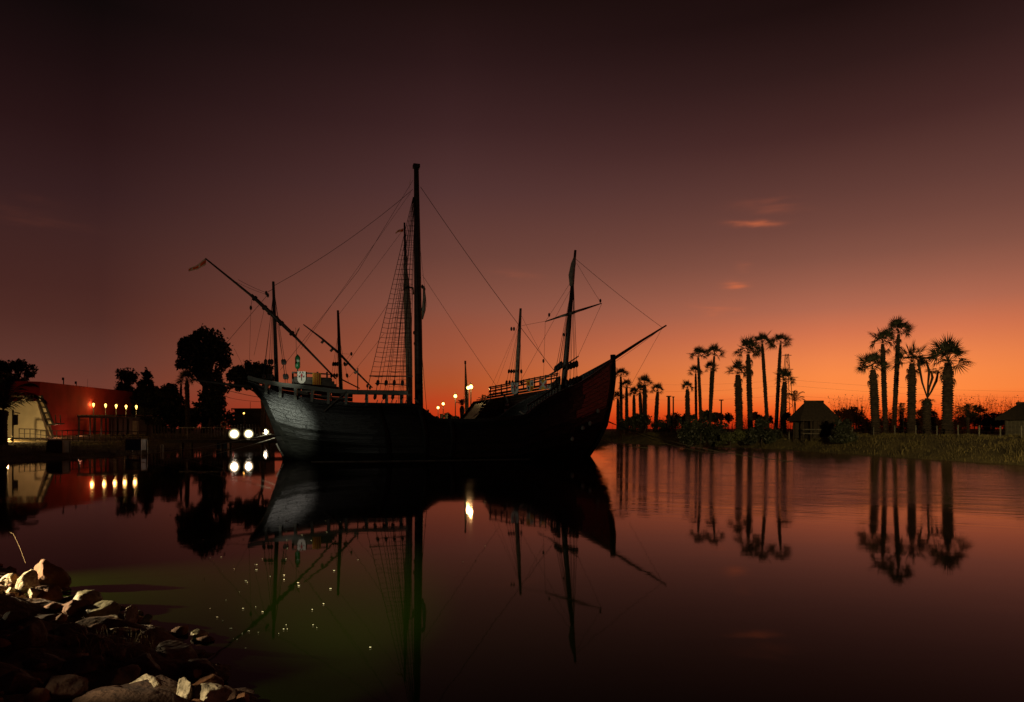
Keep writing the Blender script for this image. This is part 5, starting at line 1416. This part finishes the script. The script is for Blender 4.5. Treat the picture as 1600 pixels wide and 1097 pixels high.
# cafe lamps on posts
for i, (px, py_) in enumerate(((146, 632.5), (165, 633.5), (181.5, 634.5), (197, 635.5), (213, 636))):
    D_ = 82; c = V(px, py_, D_); g = hz(c.x, D_)
    pos = ('leftmost of the five cafe lamps, on the clearest post', 'second from the left of the five cafe lamps', 'middle one of the five cafe lamps', 'second from the right of the five cafe lamps', 'rightmost of the five cafe lamps, lighting the olive shrub tree')[i]
    t = thing('cafe_lamp', 'glowing yellow torch lamp, ' + pos, 'lamp', (c.x, D_, g), 'cafe lamps above the pergola')
    seg(t, 'post', [Vector((c.x, D_, g - .2)), c - Vector((0, 0, .32))], .045, M['iron'], 6)
    b = MB(); b.lathe(c - Vector((0, 0, .34)), [(.03, .06), (.06, .16), (.12, .36), (.12, .46), (.05, .54)], 9); b.build('glass_shade', M['lamp_glow'], t, True)
    b = MB(); b.lathe(c + Vector((0, 0, .25)), [(.10, -.04), (.05, .05), (.02, .12)], 8); b.build('lamp_cap', M['iron'], t)
    point('lamp_light', t, c - Vector((0, .35, 0)), 34, (1.0, .55, .15), .15)
# pergola
D_ = 78
a = V(121, 651, D_); c = V(217, 653, D_); g = hz(a.x, D_)
t = thing('pergola', 'dark flat roofed timber pergola under the cafe lamps', 'pergola', ((a.x + c.x) / 2, D_, g))
for y in (D_, D_ + 3): bar(t, 'roof_beam', (a.x, y, a.z), (c.x, y, c.z), .16, .2, M['iron'])
for k in range(14):
    x = a.x + .2 + (c.x - a.x - .4) * k / 13
    bar(t, 'rafter', (x, D_ - .3, a.z + .16), (x, D_ + 3.3, a.z + .16), .1, .1, M['iron'])
for px in (123.5, 141, 158.5, 175, 192, 208, 215.5):
    for y in (D_, D_ + 3):
        q = V(px, 660, D_); bar(t, 'post', (q.x, y, g - .2), (q.x, y, a.z - .11), .14, .14, M['iron'])
b = MB(); b.box((V(180, 0, D_).x, D_ + 3.2, (g + a.z) / 2), (V(217, 0, D_).x - V(146, 0, D_).x, .12, a.z - g - .3)); b.build('rear_panel', M['darkpaint'], t)
b = MB(); q = V(212, 668, D_ - .3); b.box(q, (.55, .3, 1.5)); b.build('side_cabinet', M['concrete'], t)
# path edge and railing on the left bank
pth = [(20, 60), (60, 60.3), (100, 61), (140, 63), (180, 66), (215, 69), (245, 72)]
b = MB(); P = []
for px, D_ in pth:
    q = V(px, 0, D_); g = hz(q.x, D_)
    P += [Vector((q.x, D_, g + .03)), Vector((q.x, D_ + 2.4, hz(q.x, D_ + 2.4) + .05)), Vector((q.x, D_, g - .4))]
fs = []
for i in range(len(pth) - 1):
    fs += [(3 * i, 3 * i + 3, 3 * i + 4, 3 * i + 1), (3 * i + 2, 3 * i + 5, 3 * i + 3, 3 * i)]
b.add(P, fs); setp(b.build('path', M['concrete']), kind='structure')
q = V(120, 0, 62)
t = thing('railing', 'dark iron railing along the path in front of the red building', 'railing', (q.x, q.y, hz(q.x, q.y)))
rp = []
X_ = [p[0] for p in pth]; D__ = [p[1] for p in pth]
px = 30.0
while px <= 240:
    D_ = interp(px, X_, D__) + .15; q = V(px, 0, D_); g = hz(q.x, D_)
    seg(t, 'post', [Vector((q.x, D_, g - .1)), Vector((q.x, D_, g + .98))], .035, M['iron'], 6); rp.append(Vector((q.x, D_, g + .98))); px += 8.4
for dz_, rr in ((0, .04), (-.42, .022), (-.8, .022)):
    b = MB(); b.tube([p + Vector((0, -.04, dz_)) for p in rp], rr, 5); b.build('rail', M['iron'], t)
# fence of palings farther right on the left bank
q = V(320, 0, 80)
t = thing('paling_fence', 'dim paling fence under the trees behind the lifebuoy', 'fence', (q.x, q.y, hz(q.x, q.y)))
px = 238.0; pv = []
while px < 425:
    D_ = interp(px, (238, 425), (76, 86)); q = V(px, 0, D_); g = hz(q.x, D_)
    bar(t, 'paling', (q.x, D_, g - .1), (q.x, D_, g + 1.35), .14, .07, M['wood']); pv.append(Vector((q.x, D_ + .08, g + 1.1))); px += 4.6
b = MB(); b.tube(pv, .04, 5); b.build('rail', M['wood'], t)
# low shed roof behind the floodlights
a = V(362, 640, 96); c = V(418, 641, 96)
t = thing('low_shed', 'long low dark shed with a flat roof behind the floodlights', 'shed', ((a.x + c.x) / 2, 96, 1.2))
b = MB(); b.box(((a.x + c.x) / 2, 98, (1.0 + a.z) / 2), (c.x - a.x - .6, 3.6, a.z - 1.0)); b.build('wall', M['darkconcrete'], t)
b = MB(); b.box(((a.x + c.x) / 2, 98, a.z + .09), (c.x - a.x, 4.4, .18)); b.build('roof', M['darkpaint'], t)
b = MB(); b.box(((a.x + c.x) / 2 - .8, 96.17, 2.2), (.9, .06, 2.0)); b.build('door', M['wood'], t)
seg(t, 'roof_pole', [V(391, 640, 96.5), V(391, 628, 96.5)], .03, M['iron'], 5)
# hanging sign on the left
D_ = 55; q = V(20, 690, D_); g = hz(q.x, D_)
t = thing('sign_post', 'dark hanging board on a post in front of the white sloping wall', 'sign', (q.x, D_, g))
seg(t, 'post', [Vector((q.x, D_, g - .2)), V(20, 640, D_)], .06, M['iron'], 7)
bar(t, 'arm', V(19, 643, D_), V(31, 646, D_), .05, .06, M['iron'])
a = V(21.5, 648, D_ - .02); c = V(28, 664, D_ - .02); b = MB(); b.box((a + c) / 2, (c.x - a.x, .05, a.z - c.z)); b.build('board', M['darkpaint'], t)
for px in (22.5, 27): seg(t, 'hanger', [V(px, 645, D_), V(px, 648, D_)], .012, M['iron'], 4)
# boxes by the water
def crate(label, x0, x1, y0, y1, D, mb, mt, legs, name):
    a = V(x0, y1, D); c = V(x1, y0, D); g = hz((a.x + c.x) / 2, D)
    t = thing(name, label, 'box', ((a.x + c.x) / 2, D, a.z))
    w = c.x - a.x; h = c.z - a.z; m_ = (a + c) / 2
    b = MB(); b.box((m_.x, D + .4, m_.z + .05), (w * .94, .8, h * .86)); b.build('body', M[mb], t)
    b = MB(); b.box((m_.x, D + .4, c.z), (w, .9, .07)); b.build('lid', M[mt], t)
    for fx in (0.02, .98):
        for y in (D - .02, D + .82):
            b = MB(); b.box((a.x + w * fx, y, (a.z - .4 + c.z) / 2 - .05), (.05, .05, c.z - a.z + .3)); b.build('leg', M[legs], t)
crate('dark dock box with a pale lid on the left bank', 73, 98, 688, 711, 46, 'iron', 'concrete', 'iron', 'dock_box')
crate('blue floating dock box with pale metal legs below the cafe lamps', 196, 221, 686, 706, 50, 'blue', 'concrete', 'steel', 'dock_box')
crate('blue drum stand at the water below the largest floodlight', 338, 356, 690, 703, 62, 'blue', 'blue', 'steel', 'drum_stand')
c = V(253, 700, 56); t = thing('bollard', 'small pale bollard on the dark left bank', 'bollard', (c.x, c.y, max(hz(c.x, c.y), 0)))
b = MB(); b.lathe((c.x, c.y, max(hz(c.x, c.y), 0) - .1), [(.12, 0), (.11, .5), (.14, .55), (.14, .66), (.05, .72)], 9); b.build('shaft', M['fender'], t)
b = MB(); b.lathe((c.x, c.y, max(hz(c.x, c.y), 0) - .12), [(.2, 0), (.18, .14)], 9); b.build('foot', M['concrete'], t)

# ------------------------------------------------------------------ mooring ropes
def hawser(label, pts, r, m='palerope'):
    b = MB(); b.tube(pts, r, 5); setp(b.build('mooring_rope', M[m], None, origin=pts[0]), label, 'rope', 'mooring ropes of the nearest ship')
hawser('upper pale mooring rope from the stern across to the left bank', sag(near(424, 678, -.6), V(172, 713, 45), .22, 16), .018)
hawser('lower pale mooring rope from the stern to the blue dock box', sag(near(430, 684, -.6), V(212, 728, 43), .25, 16), .016)
hawser('pale mooring rope low off the bow towards the far bank', sag(fr1.at(935, 686), V(1030, 699, 76), .25, 12), .03)
hawser('dark mooring rope from the bow over the water to the right bank', sag(fr1.at(946, 656), V(1150, 709, 54), .6, 18), .026, 'rope')
hawser('long dark mooring rope sagging along the right side of the water', sag(fr1.at(946, 658), V(1420, 726, 36), .9, 20), .024, 'rope')
b = MB(); b.tube([near(490 + i * 18, 714 + 1.2 * math.sin(i), .5).lerp(near(490 + i * 18, 714, .5), .5) * Vector((1, 1, 0)).length / Vector((1, 1, 0)).length for i in range(20)], .03, 5)
P = [Vector((near(486 + i * 18, 712, .6).x, near(486 + i * 18, 712, .6).y, .02)) for i in range(20)]
b = MB(); b.tube(P, .035, 5); setp(b.build('waterline_glint', M['wood'], None, origin=P[0]), 'thin strip standing in for lamp glints along the waterline of the nearest ship', 'rope')  # tube added in place of ripples that reflect the lamps

# ------------------------------------------------------------------ rocks of the near bank
def ico(sub=3):
    import bmesh
    bm = bmesh.new(); bmesh.ops.create_icosphere(bm, subdivisions=sub, radius=1.0)
    v = np.array([x.co[:] for x in bm.verts]); f = np.array([[q.index for q in p.verts] for p in bm.faces]); bm.free(); return v, f
ICO3, ICO2 = ico(4), ico(3)
def rock_obj(c, sx, sy, sz, seed, m, rot=0.0, round_=0.0, tilt=0.0, hi=True):
    r = np.random.default_rng(seed); v, f = (ICO3 if hi else ICO2); v = v.copy()
    for k in range(13 if round_ < .5 else 6):
        n = r.normal(size=3); n /= np.linalg.norm(n); d0 = r.uniform(.34, .74) + round_ * .25
        dd = v @ n; ex = dd > d0; v[ex] -= np.outer((dd[ex] - d0) * .96, n)
    off = Vector(r.uniform(-50, 50, 3))
    disp = np.array([mnoise.fractal(Vector(p) * 1.7 + off, 0.8, 2.2, 5) for p in v])
    d2 = np.array([mnoise.fractal(Vector(p) * 6 + off, 0.9, 2.1, 4) for p in v])
    v *= (1 + .10 * disp + 0.045 * d2)[:, None]
    v /= np.abs(v).max(0)
    v *= np.array([sx, sy, sz])
    R = np.array(Matrix.Rotation(rot, 3, 'Z') @ Matrix.Rotation(tilt, 3, 'Y'))
    v = v @ R.T + np.array(c)
    return quick_mesh('rock', v, f, M[m], None, origin=c)
RK = [ # px, base py, width px, height px, material, round, tilt, label
    (36, 932, 46, 48, 'rock_pale', 0, .25, 'bright pale angular rock with dark cracks at the left edge'),
    (10, 915, 36, 26, 'rock_pale', .3, 0, 'bright rough rock cut by the left edge, above the pale angular one'),
    (44, 926, 16, 16, 'rock_brown', 0, .3, 'small brown wedge leaning on the bright pale angular rock'),
    (50, 938, 20, 24, 'rock_pale', .2, .2, 'small bright stone in front of the pale angular rock'),
    (12, 932, 26, 18, 'rock_pale', .2, 0, 'bright broken stone low at the left edge'),
    (74, 922, 66, 60, 'rock_brown', .1, 0, 'largest brown rock, standing in shade at the water\'s edge'),
    (72, 940, 46, 34, 'rock_brown', .1, -.2, 'brown rock in front of the largest brown one'),
    (110, 962, 50, 34, 'rock_brown', .4, .1, 'brown rounded rock just left of the mossy one'),
    (126, 950, 54, 30, 'rock_moss', .7, 0, 'smooth mossy rounded rock with a lit top'),
    (150, 968, 58, 30, 'rock_moss', .5, .1, 'dark mossy rock with a lit ridge, right of the smooth one'),
    (158, 984, 46, 24, 'rock_pale', .1, .2, 'low pale rock with a lit crest left of the upright stone'),
    (188, 994, 44, 18, 'rock_pale', .1, -.1, 'low pale slab at the foot of the upright stone'),
    (203, 988, 25, 44, 'rock_pale', .1, .22, 'pale oblong stone standing upright'),
    (226, 978, 24, 20, 'rock_moss', .2, 0, 'grey mossy stone right of the upright one, at the waterline'),
    (214, 962, 16, 8, 'rock_moss', .5, 0, 'little wet stone in the water behind the upright one'),
    (228, 990, 28, 12, 'rock_pale', .3, 0, 'flat pale stone at the waterline right of the upright one'),
    (308, 997, 34, 17, 'rock_moss', .2, 0, 'lone jagged wet stone out in the water'),
    (216, 1088, 72, 34, 'rock_pale', .1, .2, 'lit ragged slab at the bottom, left of the pale pair'),
    (282, 1108, 44, 54, 'rock_pale', .3, .3, 'pale pitted rock at the bottom edge'),
    (322, 1112, 64, 44, 'rock_pale', .1, -.35, 'pale sloping slab at the bottom edge, right of the pitted rock'),
    (318, 1078, 58, 26, 'rock_brown', .1, -.1, 'brown squared rock behind the pale sloping slab'),
    (300, 1060, 28, 14, 'rock_brown', .1, 0, 'small brown stone with a lit tip above the squared one'),
    (378, 1100, 34, 22, 'rock_brown', .2, 0, 'brown stone at the bottom, rightmost of the bank')]
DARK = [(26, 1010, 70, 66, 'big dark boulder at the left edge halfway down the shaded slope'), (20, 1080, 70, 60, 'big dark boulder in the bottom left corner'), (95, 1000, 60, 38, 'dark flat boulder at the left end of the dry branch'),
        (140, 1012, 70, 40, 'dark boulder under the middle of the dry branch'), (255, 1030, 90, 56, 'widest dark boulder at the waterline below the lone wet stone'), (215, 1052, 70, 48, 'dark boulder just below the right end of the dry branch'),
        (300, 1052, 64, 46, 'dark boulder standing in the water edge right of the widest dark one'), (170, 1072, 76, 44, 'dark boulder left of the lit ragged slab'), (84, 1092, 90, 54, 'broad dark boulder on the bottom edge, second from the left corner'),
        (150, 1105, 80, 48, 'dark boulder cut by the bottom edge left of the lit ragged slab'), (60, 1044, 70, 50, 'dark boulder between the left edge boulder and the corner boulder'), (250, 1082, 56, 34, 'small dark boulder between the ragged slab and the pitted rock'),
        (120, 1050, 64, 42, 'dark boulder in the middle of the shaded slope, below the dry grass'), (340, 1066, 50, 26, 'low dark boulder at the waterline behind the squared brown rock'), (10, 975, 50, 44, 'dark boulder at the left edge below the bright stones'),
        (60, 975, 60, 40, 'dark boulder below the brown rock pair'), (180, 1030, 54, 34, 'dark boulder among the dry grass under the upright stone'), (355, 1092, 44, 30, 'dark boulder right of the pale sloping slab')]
seed = 300
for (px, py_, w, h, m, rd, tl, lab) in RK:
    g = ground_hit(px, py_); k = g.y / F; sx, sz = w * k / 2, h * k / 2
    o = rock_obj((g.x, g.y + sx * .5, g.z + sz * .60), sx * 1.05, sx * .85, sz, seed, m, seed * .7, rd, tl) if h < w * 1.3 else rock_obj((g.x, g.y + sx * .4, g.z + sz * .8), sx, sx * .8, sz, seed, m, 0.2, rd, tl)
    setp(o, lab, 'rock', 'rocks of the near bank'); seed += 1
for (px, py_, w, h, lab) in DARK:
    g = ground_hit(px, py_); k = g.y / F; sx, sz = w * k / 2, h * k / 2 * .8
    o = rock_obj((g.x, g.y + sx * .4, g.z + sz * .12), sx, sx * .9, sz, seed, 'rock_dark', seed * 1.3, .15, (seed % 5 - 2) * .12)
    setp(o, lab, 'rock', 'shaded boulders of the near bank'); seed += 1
# loose rubble between the rocks
r = np.random.default_rng(77); vs, fs = [], []; nb = 0
v0, f0 = ico(1)
for i in range(900):
    x = r.uniform(-9, -.5); y = r.uniform(2.2, 10.5)
    d = sdist(np.array([x]), np.array([y]))[0]
    if d < -.12 or d > 4: continue
    s = .02 + .07 * r.random() ** 2.5
    vv = v0 * (1 + .3 * r.normal(size=(len(v0), 1)) * .6) * np.array([s * r.uniform(.8, 1.5), s * r.uniform(.8, 1.5), s * .7]) + np.array([x, y, hz(x, y) + s * .35])
    vs.append(vv); fs.append(f0 + nb); nb += len(vv)
o = quick_mesh('rubble', np.concatenate(vs), np.concatenate(fs), M['rock_brown']); o['kind'] = 'stuff'
# twig, dry stems, stick
g0 = ground_hit(118, 1004); g1 = ground_hit(216, 1026)
b = MB(); n = 14; P = []
for i in range(n + 1):
    p = g0.lerp(g1, i / n); P.append(p + Vector((0, -.12, .12 + .018 * math.sin(i * .9) + .012 * math.sin(i * 2.1))))
b.tube(P, [.008 - .0004 * i for i in range(n + 1)], 5); setp(b.build('fallen_branch', M['drygrass'], None, origin=P[0]), 'thin dry branch lying across the shaded rocks', 'branch')
a = V(21, 834, 8.4); c = V(40, 880, 8.4)
b = MB(); b.tube([c, c.lerp(a, .5) + Vector((.01, 0, 0)), a], [.004, .0035, .003], 5); b.tube([a, a + Vector((-.04, 0, .02))], .003, 4)
setp(b.build('stick', M['drygrass'], None, origin=c), 'thin straight stick poking up from the rocks at the far left', 'stick')
gp = []
for i in range(260):
    px = r.uniform(120, 240); py_ = r.uniform(1000, 1040); g = ground_hit(px, py_); gp.append((g.x, g.y, g.z + .02))
grass('dry_grass', gp, .10, 13, 'drygrass', .22)
# bits of floating foam and leaves, lit by the bank lamp
vs, q = [], []
for i in range(80):
    px = r.normal(395, 52); py_ = r.uniform(800, 1015)
    if r.random() < .25: px = r.uniform(260, 760)
    D_ = CAMH / ((py_ - HY) / F); x = (px - 800) / F * D_
    if sdist(np.array([x]), np.array([D_]))[0] > -.25: continue
    l = .0055 * r.uniform(.5, 1.6) ** 2.2 * D_ / 8; w = .0016 * r.uniform(.6, 1.4) * D_ / 8; a_ = r.uniform(-.5, .5)
    ca, sa = math.cos(a_), math.sin(a_); k = len(vs)
    for u_, v_ in ((-l, -w), (l, -w), (l, w), (-l, w)): vs.append((x + u_ * ca - v_ * sa, D_ + u_ * sa + v_ * ca, .006 + .008 * (v_ > 0)))
    q.append((k, k + 1, k + 2, k + 3))
o = quick_mesh('floating_bits', np.array(vs), np.array(q), M['foam']); o['kind'] = 'stuff'

# ------------------------------------------------------------------ meshes left without users are harmless; tidy names
for o in list(SC.objects):
    if o.get('label') == '': del o['label']
